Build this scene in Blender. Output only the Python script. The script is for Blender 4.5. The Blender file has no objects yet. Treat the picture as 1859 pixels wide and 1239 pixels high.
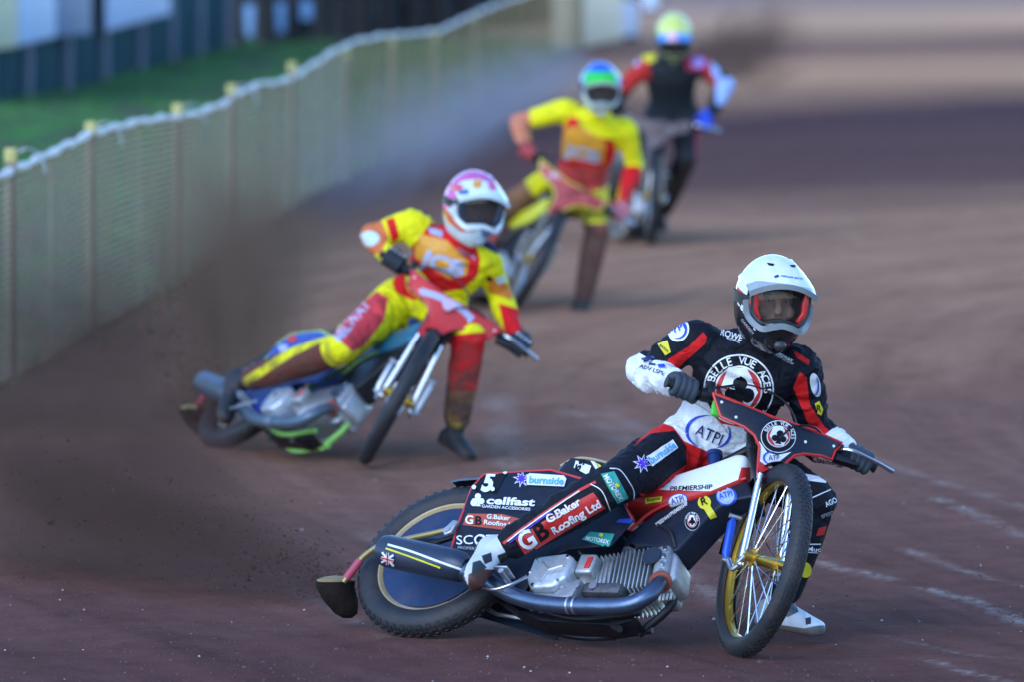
import bpy, bmesh, math, random
import numpy as np
from mathutils import Vector, Matrix, noise
from mathutils.bvhtree import BVHTree
from mathutils.geometry import tessellate_polygon

random.seed(7); np.random.seed(7)
scene = bpy.context.scene
COL = scene.collection

# ------------------------------------------------------------------ camera
IMW, IMH = 1859., 1239.
LENS = 250.
FPX = IMW*LENS/36.
CAMH = 2.7
PITCH = math.atan((IMH/2+233.)/FPX)
CAM = np.array([0., 0., CAMH])
FWD = np.array([0., math.cos(PITCH), -math.sin(PITCH)])
UPV = np.array([0., math.sin(PITCH), math.cos(PITCH)])
RGT = np.array([1., 0., 0.])
cd = bpy.data.cameras.new('camera')
cam = bpy.data.objects.new('camera', cd); COL.objects.link(cam)
cam.location = (0, 0, CAMH); cam.rotation_euler = (math.pi/2-PITCH, 0, 0)
cd.lens = LENS; cd.sensor_width = 36; cd.clip_end = 3000; cd.clip_start = .5
cd.dof.use_dof = True; cd.dof.focus_distance = 24.85; cd.dof.aperture_fstop = 3.3
scene.camera = cam

# ------------------------------------------------------------------ sky and sun
SUN_EL, SUN_AZ = math.radians(30), math.radians(216)      # azimuth measured from +Y, clockwise
world = bpy.data.worlds.new('World'); scene.world = world; world.use_nodes = True
wn = world.node_tree.nodes; wl = world.node_tree.links
sky = wn.new('ShaderNodeTexSky'); sky.sky_type = 'NISHITA'; sky.sun_disc = False
sky.sun_elevation = SUN_EL; sky.sun_rotation = SUN_AZ
sky.air_density = 1.0; sky.dust_density = 0.1; sky.ozone_density = 7.0
wl.new(sky.outputs[0], wn['Background'].inputs[0]); wn['Background'].inputs[1].default_value = .15
sd = bpy.data.lights.new('sun', 'SUN'); sd.energy = .5; sd.angle = math.radians(38); sd.color = (.97, .98, 1.)
sun = bpy.data.objects.new('sun', sd); COL.objects.link(sun)
sv = Vector((math.sin(SUN_AZ)*math.cos(SUN_EL), math.cos(SUN_AZ)*math.cos(SUN_EL), math.sin(SUN_EL)))
sun.rotation_euler = (-sv).to_track_quat('-Z', 'Y').to_euler(); sun.location = (0, 0, 60)
vs = scene.view_settings; vs.view_transform = 'Standard'; vs.look = 'None'; vs.gamma = 1; vs.exposure = 1.72
vs.use_curve_mapping = False
scene.cycles.use_denoising = True
scene.cycles.max_bounces = 8; scene.cycles.transparent_max_bounces = 16
scene.cycles.volume_max_steps = 96; scene.cycles.volume_step_rate = 1.0

# ------------------------------------------------------------------ helpers
def at(x, y, d):
    """world point that lies d metres in front of the lens at photograph position x, y"""
    return CAM + d*(FWD + (x-IMW/2)/FPX*RGT + (IMH/2-y)/FPX*UPV)
def ground_at(x, y, z=0.):
    v = FWD + (x-IMW/2)/FPX*RGT + (IMH/2-y)/FPX*UPV
    return CAM + v*((z-CAMH)/v[2])
def to_px(P):
    P = np.atleast_2d(P)-CAM; d = P@FWD
    return np.stack([IMW/2+FPX*(P@RGT)/d, IMH/2-FPX*(P@UPV)/d], 1)
def nrm(v):
    v = np.asarray(v, float); return v/max(np.linalg.norm(v), 1e-9)
def rotm(ax, a):
    return np.array(Matrix.Rotation(a, 3, Vector(ax)))
def M4(R=None, t=(0, 0, 0)):
    m = np.eye(4)
    if R is not None: m[:3, :3] = R
    m[:3, 3] = t; return m
WM = {}
def tag(o, label=None, cat=None, group=None, kind=None):
    if label: o['label'] = label
    if cat: o['category'] = cat
    if group: o['group'] = group
    if kind: o['kind'] = kind
    return o
def empty(name, loc, R=None):
    o = bpy.data.objects.new(name, None); COL.objects.link(o)
    m = M4(R, loc); o.matrix_world = Matrix(m.tolist()); WM[o] = m; o.empty_display_size = .1
    return o
def link(name, me, parent=None, local=None):
    o = bpy.data.objects.new(name, me); COL.objects.link(o)
    m = np.eye(4) if local is None else local
    if parent is not None:
        o.parent = parent; m = WM[parent]@m
    o.matrix_basis = Matrix((np.eye(4) if local is None else local).tolist()); WM[o] = m
    return o
def mesh(name, verts, faces, mats, smooth=True, angle=40, mi=None):
    me = bpy.data.meshes.new(name)
    me.from_pydata([tuple(map(float, v)) for v in verts], [], [tuple(map(int, f)) for f in faces]); me.update()
    for m in (mats if isinstance(mats, (list, tuple)) else [mats]): me.materials.append(m)
    if mi is not None: me.polygons.foreach_set('material_index', mi)
    if smooth:
        me.shade_smooth()
        if angle: me.set_sharp_from_angle(angle=math.radians(angle))
    return me
class MB:
    def __init__(s): s.v = []; s.f = []; s.m = []
    def add(s, vf, T=None, mi=0):
        v, f = vf; v = np.asarray(v, float)
        if T is not None: v = v@np.asarray(T)[:3, :3].T+np.asarray(T)[:3, 3]
        o = sum(len(a) for a in s.v); s.v.append(v); s.f += [tuple(int(i)+o for i in q) for q in f]; s.m += [mi]*len(f)
        return s
    def vf(s): return np.concatenate(s.v), s.f
    def build(s, name, mats, parent=None, local=None, smooth=True, angle=40):
        v, f = s.vf(); return link(name, mesh(name, v, f, mats, smooth, angle, s.m), parent, local)
def frames(P):
    P = np.asarray(P, float); T = np.gradient(P, axis=0); T /= np.linalg.norm(T, axis=1)[:, None]+1e-12
    ref = np.array([0, 0, 1.]) if abs(T[0][2]) < .9 else np.array([1., 0, 0])
    u = nrm(np.cross(T[0], ref)); U = [u]
    for i in range(1, len(P)):
        u = U[-1]-T[i]*np.dot(U[-1], T[i]); U.append(nrm(u))
    U = np.array(U); return T, U, np.cross(T, U)
def rings(R, cap=True):
    n = len(R[0]); v = np.concatenate(R); f = []
    for k in range(len(R)-1):
        for i in range(n):
            j = (i+1) % n; f.append((k*n+i, k*n+j, (k+1)*n+j, (k+1)*n+i))
    if cap: f.append(tuple(range(n-1, -1, -1))); f.append(tuple((len(R)-1)*n+i for i in range(n)))
    return v, f
def tube(P, r, n=12, cap=True):
    P = np.asarray(P, float); T, U, V = frames(P); r = np.broadcast_to(np.asarray(r, float), (len(P),))
    a = np.linspace(0, 2*np.pi, n, endpoint=False)
    return rings([P[k]+r[k]*(np.outer(np.cos(a), U[k])+np.outer(np.sin(a), V[k])) for k in range(len(P))], cap)
def spline(P, k=8):
    P = np.asarray(P, float); Q = np.vstack([2*P[0]-P[1], P, 2*P[-1]-P[-2]]); out = []
    for i in range(1, len(Q)-2):
        for t in np.linspace(0, 1, k, endpoint=False):
            a, b, c, d = Q[i-1:i+3]
            out.append(.5*((2*b)+(c-a)*t+(2*a-5*b+4*c-d)*t*t+(-a+3*b-3*c+d)*t**3))
    out.append(P[-1]); return np.array(out)
def ctube(P, r, k=6, n=12):
    P = np.asarray(P, float); S = spline(P, k); r = np.asarray(r, float)
    if r.ndim: r = np.interp(np.linspace(0, len(P)-1, len(S)), np.arange(len(P)), r)
    return tube(S, r, n)
def capsule(a, b, ra, rb, n=20, k=10):
    """tapered limb with round ends"""
    a, b = np.asarray(a, float), np.asarray(b, float); d = nrm(b-a); P = []; R = []
    for t in np.linspace(-1, -.05, 5): P.append(a+d*ra*t); R.append(ra*math.sqrt(max(1-t*t, .004)))
    for t in np.linspace(0, 1, k): P.append(a+(b-a)*t); R.append(ra+(rb-ra)*t)
    for t in np.linspace(.05, 1, 5): P.append(b+d*rb*t); R.append(rb*math.sqrt(max(1-t*t, .004)))
    return tube(P, R, n)
def limb(P, R, n=20):
    """chain of points with radii, round ends"""
    P = np.asarray(P, float); d0 = nrm(P[1]-P[0]); d1 = nrm(P[-1]-P[-2])
    S = spline(P, 8); r = np.interp(np.linspace(0, len(P)-1, len(S)), np.arange(len(P)), R)
    A = [P[0]+d0*R[0]*t for t in np.linspace(-1, -.1, 4)]; ra = [R[0]*math.sqrt(max(1-t*t, .004)) for t in np.linspace(-1, -.1, 4)]
    B = [P[-1]+d1*R[-1]*t for t in np.linspace(.1, 1, 4)]; rb = [R[-1]*math.sqrt(max(1-t*t, .004)) for t in np.linspace(.1, 1, 4)]
    return tube(np.vstack([A, S, B]), np.concatenate([ra, r, rb]), n)
def ellipsoid(c, ax, r, nu=24, nv=14):
    v = []; f = []
    for j in range(nv+1):
        e = -math.pi/2+math.pi*j/nv
        for i in range(nu):
            a = 2*math.pi*i/nu; q = np.array([math.cos(e)*math.cos(a)*r[0], math.cos(e)*math.sin(a)*r[1], math.sin(e)*r[2]])
            v.append(np.asarray(c)+q@np.asarray(ax))
    for j in range(nv):
        for i in range(nu):
            k = (i+1) % nu; f.append((j*nu+i, j*nu+k, (j+1)*nu+k, (j+1)*nu+i))
    return np.array(v), f
def lathe(prof, c=(0, 0, 0), axis=(0, 1, 0), n=48, closed=False):
    """prof: (radius, offset along axis)"""
    ax = nrm(axis); u = nrm(np.cross(ax, [0, 0, 1.] if abs(ax[2]) < .9 else [1., 0, 0])); w = np.cross(ax, u)
    a = np.linspace(0, 2*np.pi, n, endpoint=False); cs = np.outer(np.cos(a), u)+np.outer(np.sin(a), w)
    R = [np.asarray(c)+r*cs+h*ax for r, h in prof]
    if closed:
        v, f = rings(R+[R[0]], False); m = len(prof)*n
        return v[:m], [tuple(i % m for i in q) for q in f]
    return rings(R, True)
def bm_vf(bm):
    bm.verts.ensure_lookup_table(); bm.verts.index_update()
    v = np.array([x.co[:] for x in bm.verts]); f = [tuple(q.index for q in p.verts) for p in bm.faces]; bm.free(); return v, f
def rbox(c, s, b=.006, seg=2, R=None):
    bm = bmesh.new(); bmesh.ops.create_cube(bm, size=1)
    for v in bm.verts: v.co = (v.co.x*s[0], v.co.y*s[1], v.co.z*s[2])
    if b: bmesh.ops.bevel(bm, geom=bm.edges[:]+bm.verts[:], offset=min(b, min(s)*.45), segments=seg, profile=.5, affect='EDGES')
    v, f = bm_vf(bm)
    if R is not None: v = v@np.asarray(R).T
    return v+np.asarray(c), f
def prism(poly, h0, h1, b=.004, plane='xz', seg=2):
    """polygon (u,v) extruded along the third axis between h0 and h1"""
    bm = bmesh.new(); P = [tuple(map(float, p)) for p in poly]
    def pt(p, h): return (p[0], h, p[1]) if plane == 'xz' else ((h, p[0], p[1]) if plane == 'yz' else (p[0], p[1], h))
    a = [bm.verts.new(pt(p, h0)) for p in P]; bb = [bm.verts.new(pt(p, h1)) for p in P]; n = len(P)
    bm.faces.new(a); bm.faces.new(bb[::-1])
    for i in range(n): bm.faces.new((a[(i+1) % n], a[i], bb[i], bb[(i+1) % n]))
    bmesh.ops.recalc_face_normals(bm, faces=bm.faces[:])
    if b: bmesh.ops.bevel(bm, geom=bm.edges[:], offset=b, segments=seg, profile=.5, affect='EDGES', clamp_overlap=True)
    bmesh.ops.triangulate(bm, faces=[f for f in bm.faces if len(f.verts) > 4])
    return bm_vf(bm)
def strip(P, w, t, up):
    """flat bar along a path: w across (in direction up x tangent), t thick"""
    P = np.asarray(P, float); T = np.gradient(P, axis=0); R = []
    for p, d in zip(P, T):
        d = nrm(d); s = nrm(np.cross(up, d)); n = np.cross(d, s); R.append(np.array([p-s*w/2-n*t/2, p+s*w/2-n*t/2, p+s*w/2+n*t/2, p-s*w/2+n*t/2]))
    return rings(R)
def remesh(parts, voxel, it=4, name='tmp'):
    mb = MB()
    for p in parts: mb.add(p)
    v, f = mb.vf(); me = bpy.data.meshes.new('tmp'); me.from_pydata([tuple(x) for x in v], [], f); me.update()
    o = bpy.data.objects.new('tmp', me); COL.objects.link(o)
    m = o.modifiers.new('r', 'REMESH'); m.mode = 'VOXEL'; m.voxel_size = voxel
    if it: s = o.modifiers.new('s', 'SMOOTH'); s.factor = .5; s.iterations = it
    dg = bpy.context.evaluated_depsgraph_get(); ev = o.evaluated_get(dg)
    me2 = bpy.data.meshes.new_from_object(ev); bpy.data.objects.remove(o); bpy.data.meshes.remove(me)
    me2.name = name; return me2
def co(me):
    a = np.empty(len(me.vertices)*3); me.vertices.foreach_get('co', a); return a.reshape(-1, 3)
def nor(me):
    a = np.empty(len(me.vertices)*3); me.vertex_normals.foreach_get('vector', a); return a.reshape(-1, 3)
def setco(me, v): me.vertices.foreach_set('co', np.asarray(v).ravel()); me.update()
def fbm(P, s, o=3, seed=0.):
    return np.array([noise.fractal(Vector((x*s+seed, y*s-seed, z*s+2*seed)), .8, 2., o) for x, y, z in P])

# ------------------------------------------------------------------ materials
def nodes(name):
    m = bpy.data.materials.new(name); m.use_nodes = True
    return m, m.node_tree.nodes, m.node_tree.links, m.node_tree.nodes['Principled BSDF']
MATS = {}
def mat(name, col, rough=.5, metal=0., var=.15, vs_=30., bump=0., bs=200., dirt=0., coat=0., spec=.5, trans=0., sheen=0.):
    if name in MATS: return MATS[name]
    m, N, L, B = nodes(name)
    B.inputs['Roughness'].default_value = rough; B.inputs['Metallic'].default_value = metal
    B.inputs['Specular IOR Level'].default_value = spec; B.inputs['Coat Weight'].default_value = coat
    B.inputs['Sheen Weight'].default_value = sheen
    tc = N.new('ShaderNodeTexCoord'); nz = N.new('ShaderNodeTexNoise'); nz.inputs['Scale'].default_value = vs_; nz.inputs['Detail'].default_value = 5
    L.new(tc.outputs['Object'], nz.inputs[0])
    mx = N.new('ShaderNodeMix'); mx.data_type = 'RGBA'; mx.inputs['A'].default_value = (*[c*(1-var) for c in col], 1); mx.inputs['B'].default_value = (*[min(1, c*(1+var)) for c in col], 1)
    L.new(nz.outputs[0], mx.inputs['Factor']); out = mx.outputs['Result']
    if dirt:
        n2 = N.new('ShaderNodeTexNoise'); n2.inputs['Scale'].default_value = 9; n2.inputs['Detail'].default_value = 8; n2.inputs['Roughness'].default_value = .7
        L.new(tc.outputs['Object'], n2.inputs[0]); mr = N.new('ShaderNodeMapRange'); mr.inputs[1].default_value = .45; mr.inputs[2].default_value = .75; mr.inputs[4].default_value = dirt
        L.new(n2.outputs[0], mr.inputs[0]); m2 = N.new('ShaderNodeMix'); m2.data_type = 'RGBA'; m2.inputs['B'].default_value = (.13, .075, .055, 1)
        L.new(mr.outputs[0], m2.inputs['Factor']); L.new(out, m2.inputs['A']); out = m2.outputs['Result']
        rr = N.new('ShaderNodeMapRange'); rr.inputs[3].default_value = rough; rr.inputs[4].default_value = .85; L.new(mr.outputs[0], rr.inputs[0]); L.new(rr.outputs[0], B.inputs['Roughness'])
    L.new(out, B.inputs['Base Color'])
    if bump:
        n3 = N.new('ShaderNodeTexNoise'); n3.inputs['Scale'].default_value = bs; n3.inputs['Detail'].default_value = 4; L.new(tc.outputs['Object'], n3.inputs[0])
        bp = N.new('ShaderNodeBump'); bp.inputs['Strength'].default_value = bump; bp.inputs['Distance'].default_value = .01; L.new(n3.outputs[0], bp.inputs['Height']); L.new(bp.outputs[0], B.inputs['Normal'])
    if trans: B.inputs['Alpha'].default_value = 1-trans
    MATS[name] = m; return m
BLACK = mat('black_plastic', (.007, .008, .012), .38, var=.2, dirt=.18, spec=.3)
RUBBER = mat('tyre_rubber', (.013, .014, .018), .6, var=.3, bump=.15, bs=120, dirt=.32)
STEEL = mat('bare_steel', (.55, .56, .58), .32, .9, var=.2, dirt=.15)
CHROME = mat('bright_nickel', (.75, .76, .78), .18, 1., var=.1)
ALU = mat('cast_aluminium', (.48, .49, .50), .45, .75, var=.25, bump=.2, bs=90, dirt=.3)
GOLD = mat('gold_anodised', (.62, .38, .06), .3, .85, var=.15, dirt=.2)
TAN_RIM = mat('tan_rim_paint', (.45, .32, .16), .45, .2, var=.15, dirt=.2)
BLUE = mat('blue_anodised', (.015, .07, .42), .4, .35, var=.1)
RED = mat('red_print', (.55, .02, .018), .5, var=.1, dirt=.22)
REDP = mat('red_plastic', (.58, .025, .02), .35, var=.1, dirt=.12)
WHITE = mat('white_print', (.78, .78, .79), .5, var=.04, dirt=.22)
WHITEP = mat('white_plastic', (.76, .77, .80), .35, var=.06, dirt=.12)
BLK = mat('black_print', (.006, .006, .009), .5, var=.1, spec=.2)
CYAN = mat('light_blue_print', (.10, .42, .72), .5, var=.05, dirt=.22)
NAVY = mat('navy_print', (.01, .02, .12), .5, var=.05)
ROYAL = mat('royal_blue_print', (.02, .06, .45), .5, var=.05)
VIOLET = mat('violet_print', (.10, .03, .55), .5, var=.05)
TEAL = mat('teal_print', (.02, .30, .24), .5, var=.08, dirt=.22)
YELL = mat('yellow_print', (.72, .62, .02), .5, var=.06, dirt=.22)
YELLP = mat('yellow_plastic', (.66, .62, .03), .4, var=.1, dirt=.15)
ORNG = mat('orange_print', (.70, .30, .02), .5, var=.1, dirt=.22)
BRICKP = mat('brick_red_print', (.45, .07, .03), .5, var=.08, dirt=.22)
GREYP = mat('grey_print', (.33, .35, .38), .5, var=.05)
GREENP = mat('bright_green_print', (.10, .62, .06), .5, var=.06)
EXH = mat('blued_exhaust_steel', (.10, .14, .21), .36, .85, var=.4, vs_=14, bump=.08, bs=60, dirt=.3)
SKIN = mat('skin', (.42, .25, .18), .55, var=.1)

# ------------------------------------------------------------------ prints laid onto surfaces
def text2d(s, bold=.0, shear=0.):
    c = bpy.data.curves.new('t', 'FONT'); c.body = s; c.offset = bold; c.shear = shear; c.resolution_u = 3; c.fill_mode = 'FRONT' if hasattr(c, 'fill_mode') else 'BOTH'
    o = bpy.data.objects.new('t', c); me = bpy.data.meshes.new_from_object(o)
    v = co(me)[:, :2].copy(); f = [tuple(p.vertices) for p in me.polygons]
    bpy.data.objects.remove(o); bpy.data.curves.remove(c); bpy.data.meshes.remove(me)
    return v, f
def T(s, p0, p1, h, bold=.012, shear=0., up=None):
    """line of lettering from p0 to p1 (baseline), capital height h"""
    v, f = text2d(s, bold, shear); p0 = np.array(p0, float); p1 = np.array(p1, float)
    v = v-[v[:, 0].min(), 0]; w = v[:, 0].max(); d = (p1-p0)/w; u = np.array([d[1], -d[0]]) if up is None else np.array(up, float)
    u = u/np.linalg.norm(u)*h/.69
    return p0+np.outer(v[:, 0], d)+np.outer(v[:, 1], u), f
def TARC(s, c, r, a0, a1, h, sq=(1, 1), bold=.015, inside=False):
    """lettering round a circle (angles in degrees, clockwise from 12 o'clock)"""
    V = []; F = []; n = 0
    for i, ch in enumerate(s):
        if ch == ' ': continue
        a = math.radians(a0+(a1-a0)*i/(len(s)-1)); v, f = text2d(ch, bold); v = (v-[(v[:, 0].min()+v[:, 0].max())/2, .35])*h/.69
        ou = np.array([math.sin(a), -math.cos(a)]); tn = np.array([math.cos(a), math.sin(a)])
        if inside: ou, tn = -ou, -tn
        q = np.outer(v[:, 0], tn)+np.outer(v[:, 1], ou)+np.array([math.sin(a), -math.cos(a)])*r
        V.append(np.array(c)+q*np.array(sq)); F += [tuple(j+n for j in k) for k in f]; n += len(v)
    return np.concatenate(V), F
def PG(*pts):
    P = [Vector((p[0], p[1], 0)) for p in pts]; return np.array([[p.x, p.y] for p in P]), [tuple(t) for t in tessellate_polygon([P])]
def DISC(c, rx, ry=None, rot=0., n=40, r0=0.):
    ry = ry or rx; a = np.linspace(0, 2*np.pi, n, endpoint=False); k = math.radians(rot); R = np.array([[math.cos(k), -math.sin(k)], [math.sin(k), math.cos(k)]])
    o = np.stack([rx*np.cos(a), ry*np.sin(a)], 1)@R.T+np.array(c)
    if r0 == 0: return np.vstack([o, [c]]), [(i, (i+1) % n, n) for i in range(n)]
    i_ = np.stack([rx*r0*np.cos(a), ry*r0*np.sin(a)], 1)@R.T+np.array(c)
    return np.vstack([o, i_]), [(i, (i+1) % n, n+(i+1) % n, n+i) for i in range(n)]
def CRESC(c, rx, ry, a0, a1, w, n=24):
    """open brush-like arc thickening in the middle"""
    V = []; F = []
    for i in range(n+1):
        t = i/n; a = math.radians(a0+(a1-a0)*t); q = w*math.sin(math.pi*t)+.4
        V += [(c[0]+(rx+q)*math.cos(a), c[1]+(ry+q)*math.sin(a)), (c[0]+(rx-q*.2)*math.cos(a), c[1]+(ry-q*.2)*math.sin(a))]
        if i: F.append((2*i-2, 2*i, 2*i+1, 2*i-1))
    return np.array(V), F
def STAR(c, r, r2, n=8, rot=0.):
    P = []
    for i in range(2*n):
        a = math.pi*i/n+rot; q = r if i % 2 == 0 else r2; P.append((c[0]+q*math.cos(a), c[1]+q*math.sin(a)))
    return np.vstack([P, [c]]), [(i, (i+1) % (2*n), 2*n) for i in range(2*n)]
def LINE(P, w):
    P = spline(np.array([[*p, 0] for p in P], float), 5)[:, :2]; t = np.gradient(P, axis=0); t /= np.linalg.norm(t, axis=1)[:, None]+1e-9; nn = np.stack([-t[:, 1], t[:, 0]], 1)*w/2
    V = np.empty((2*len(P), 2)); V[0::2] = P+nn; V[1::2] = P-nn
    return V, [(2*i, 2*i+1, 2*i+3, 2*i+2) for i in range(len(P)-1)]
def CLUB(c, r, rot=0.):
    V = []; F = []; n = 0; k = math.radians(rot); R = np.array([[math.cos(k), -math.sin(k)], [math.sin(k), math.cos(k)]])
    for vf in (DISC((0, -.48), .42), DISC((-.48, .2), .42), DISC((.48, .2), .42), PG((-.14, -.1), (.14, -.1), (.16, .45), (.42, .9), (-.42, .9), (-.16, .45)), DISC((0, 0), .3)):
        V.append((vf[0]*r)@R.T+np.array(c)); F += [tuple(j+n for j in f) for f in vf[1]]; n += len(vf[0])
    return np.concatenate(V), F
BVH = {}
def bvh(o):
    if o not in BVH:
        me = o.data; v = co(me)@WM[o][:3, :3].T+WM[o][:3, 3]
        BVH[o] = BVHTree.FromPolygons([Vector(x) for x in v], [tuple(p.vertices) for p in me.polygons])
    return BVH[o]
def printed(name, layers, target, parent=None, lift=.0015, step=5., label=None):
    """lay flat print (photograph coordinates) onto the surface of target; layers = [(shape, material), ...]"""
    parent = parent or target; tr = bvh(target); V = []; F = []; MI = []; mats = []; n = 0
    Pi = np.linalg.inv(WM[parent])
    for k, (vf, m) in enumerate(layers):
        bm = bmesh.new(); vs2 = [bm.verts.new((p[0], p[1], 0)) for p in vf[0]]
        for f in vf[1]:
            try: bm.faces.new([vs2[i] for i in f])
            except ValueError: pass
        for _ in range(5):
            lg = [e for e in bm.edges if e.calc_length() > step]
            if not lg: break
            bmesh.ops.subdivide_edges(bm, edges=lg, cuts=1); bmesh.ops.triangulate(bm, faces=[f for f in bm.faces if len(f.verts) > 3])
        v2, f2 = bm_vf(bm); hit = []; idx = {}
        for i, p in enumerate(v2):
            d = FWD+(p[0]-IMW/2)/FPX*RGT+(IMH/2-p[1])/FPX*UPV
            loc, nn, fi, dist = tr.ray_cast(Vector(CAM), Vector(nrm(d)))
            if loc is None: continue
            nn = np.array(nn)
            if nn@d > 0: nn = -nn
            idx[i] = n+len(hit); hit.append(np.array(loc)+nn*lift*(k+1)-nrm(d)*.0006*(k+1))
        for f in f2:
            if all(i in idx for i in f): F.append(tuple(idx[i] for i in f)); MI.append(k)
        V += hit; n += len(hit); mats.append(m)
    if not F: print('print missed', name); return None
    V = np.array(V)@Pi[:3, :3].T+Pi[:3, 3]
    # drop faces stretched across a depth jump
    keep = [i for i, f in enumerate(F) if max(np.linalg.norm(V[f[a]]-V[f[b]]) for a in range(len(f)) for b in range(a)) < .09]
    me = mesh(name, V, [F[i] for i in keep], mats, True, None, [MI[i] for i in keep])
    o = link(name, me, parent)
    if label: o['label'] = label
    return o
def poly_sd(P, poly):
    """signed distance (inside > 0) of points to a polygon, in photograph pixels"""
    A = np.array(poly, float); Bp = np.roll(A, -1, 0); d = np.full(len(P), 1e9); ins = np.zeros(len(P), bool)
    for a, b in zip(A, Bp):
        e = b-a; w = P-a; t = np.clip((w@e)/max(e@e, 1e-9), 0, 1); d = np.minimum(d, np.linalg.norm(w-np.outer(t, e), axis=1))
        c = ((a[1] <= P[:, 1]) & (b[1] > P[:, 1])) | ((b[1] <= P[:, 1]) & (a[1] > P[:, 1]))
        xx = a[0]+(P[:, 1]-a[1])/(e[1] if abs(e[1]) > 1e-9 else 1e-9)*e[0]; ins ^= c & (P[:, 0] < xx)
    return np.where(ins, d, -d)
def region_material(name, base, cols, rough=.7, bump=.25, bs=60, coat=0., soft=.7, mud=None, sheen=0., spec=.18):
    """cloth or shell in several colours; where each colour lies is stored on the mesh as r0, r1, ..."""
    m, N, L, B = nodes(name); B.inputs['Roughness'].default_value = rough; B.inputs['Coat Weight'].default_value = coat; B.inputs['Sheen Weight'].default_value = sheen; B.inputs['Specular IOR Level'].default_value = .5 if coat else spec
    tc = N.new('ShaderNodeTexCoord'); nz = N.new('ShaderNodeTexNoise'); nz.inputs['Scale'].default_value = 25; nz.inputs['Detail'].default_value = 6; L.new(tc.outputs['Object'], nz.inputs[0])
    cur = None
    rgb = N.new('ShaderNodeRGB'); rgb.outputs[0].default_value = (*base, 1); cur = rgb.outputs[0]
    for i, c in enumerate(cols):
        a = N.new('ShaderNodeAttribute'); a.attribute_name = 'r%d' % i; mr = N.new('ShaderNodeMapRange'); mr.inputs[1].default_value = -soft; mr.inputs[2].default_value = soft
        L.new(a.outputs['Fac'], mr.inputs[0]); mx = N.new('ShaderNodeMix'); mx.data_type = 'RGBA'; mx.inputs['B'].default_value = (*c, 1)
        L.new(mr.outputs[0], mx.inputs['Factor']); L.new(cur, mx.inputs['A']); cur = mx.outputs['Result']
    if mud:
        a = N.new('ShaderNodeAttribute'); a.attribute_name = 'mud'; n2 = N.new('ShaderNodeTexNoise'); n2.inputs['Scale'].default_value = 14; n2.inputs['Detail'].default_value = 8; L.new(tc.outputs['Object'], n2.inputs[0])
        ad = N.new('ShaderNodeMath'); ad.operation = 'ADD'; L.new(a.outputs['Fac'], ad.inputs[0]); L.new(n2.outputs[0], ad.inputs[1])
        mr = N.new('ShaderNodeMapRange'); mr.inputs[1].default_value = .75; mr.inputs[2].default_value = 1.15; L.new(ad.outputs[0], mr.inputs[0])
        mx = N.new('ShaderNodeMix'); mx.data_type = 'RGBA'; mx.inputs['B'].default_value = (*mud, 1); L.new(mr.outputs[0], mx.inputs['Factor']); L.new(cur, mx.inputs['A']); cur = mx.outputs['Result']
    hv = N.new('ShaderNodeMapRange'); hv.inputs[3].default_value = .8; hv.inputs[4].default_value = 1.18; L.new(nz.outputs[0], hv.inputs[0])
    ml = N.new('ShaderNodeMix'); ml.data_type = 'RGBA'; ml.blend_type = 'MULTIPLY'; ml.inputs['Factor'].default_value = 1; L.new(cur, ml.inputs['A']); L.new(hv.outputs[0], ml.inputs['B']); L.new(ml.outputs['Result'], B.inputs['Base Color'])
    if bump:
        n3 = N.new('ShaderNodeTexNoise'); n3.inputs['Scale'].default_value = bs; n3.inputs['Detail'].default_value = 6; n3.inputs['Distortion'].default_value = 1.6; L.new(tc.outputs['Object'], n3.inputs[0])
        bp = N.new('ShaderNodeBump'); bp.inputs['Strength'].default_value = bump; bp.inputs['Distance'].default_value = .02; L.new(n3.outputs[0], bp.inputs['Height']); L.new(bp.outputs[0], B.inputs['Normal'])
    return m
def set_attr(me, name, val):
    a = me.attributes.new(name, 'FLOAT', 'POINT'); a.data.foreach_set('value', np.asarray(val, np.float32))

# ================================================================== the setting
def grid_mesh(name, xs, ys, zf, material):
    X, Y = np.meshgrid(xs, ys); Z = zf(X, Y); v = np.stack([X, Y, Z], -1).reshape(-1, 3); nx = len(xs); ny = len(ys)
    i = np.arange(nx*ny).reshape(ny, nx); f = np.stack([i[:-1, :-1], i[:-1, 1:], i[1:, 1:], i[1:, :-1]], -1).reshape(-1, 4)
    me = bpy.data.meshes.new(name); me.vertices.add(len(v)); me.vertices.foreach_set('co', v.ravel())
    me.loops.add(f.size); me.loops.foreach_set('vertex_index', f.ravel().astype(np.int32)); me.polygons.add(len(f)); me.polygons.foreach_set('loop_start', np.arange(0, f.size, 4, dtype=np.int32))
    me.update(calc_edges=True); me.validate(); me.materials.append(material); me.shade_smooth(); return me
def vnoise(X, Y, s, seed):
    """smooth value noise on arrays"""
    x = X*s+seed*13.7; y = Y*s+seed*7.3; xi = np.floor(x); yi = np.floor(y); fx = x-xi; fy = y-yi; fx = fx*fx*(3-2*fx); fy = fy*fy*(3-2*fy)
    def h(a, b): q = np.sin(a*127.1+b*311.7+seed*17.)*43758.5453; return q-np.floor(q)
    return (h(xi, yi)*(1-fx)+h(xi+1, yi)*fx)*(1-fy)+(h(xi, yi+1)*(1-fx)+h(xi+1, yi+1)*fx)*fy-.5

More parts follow.
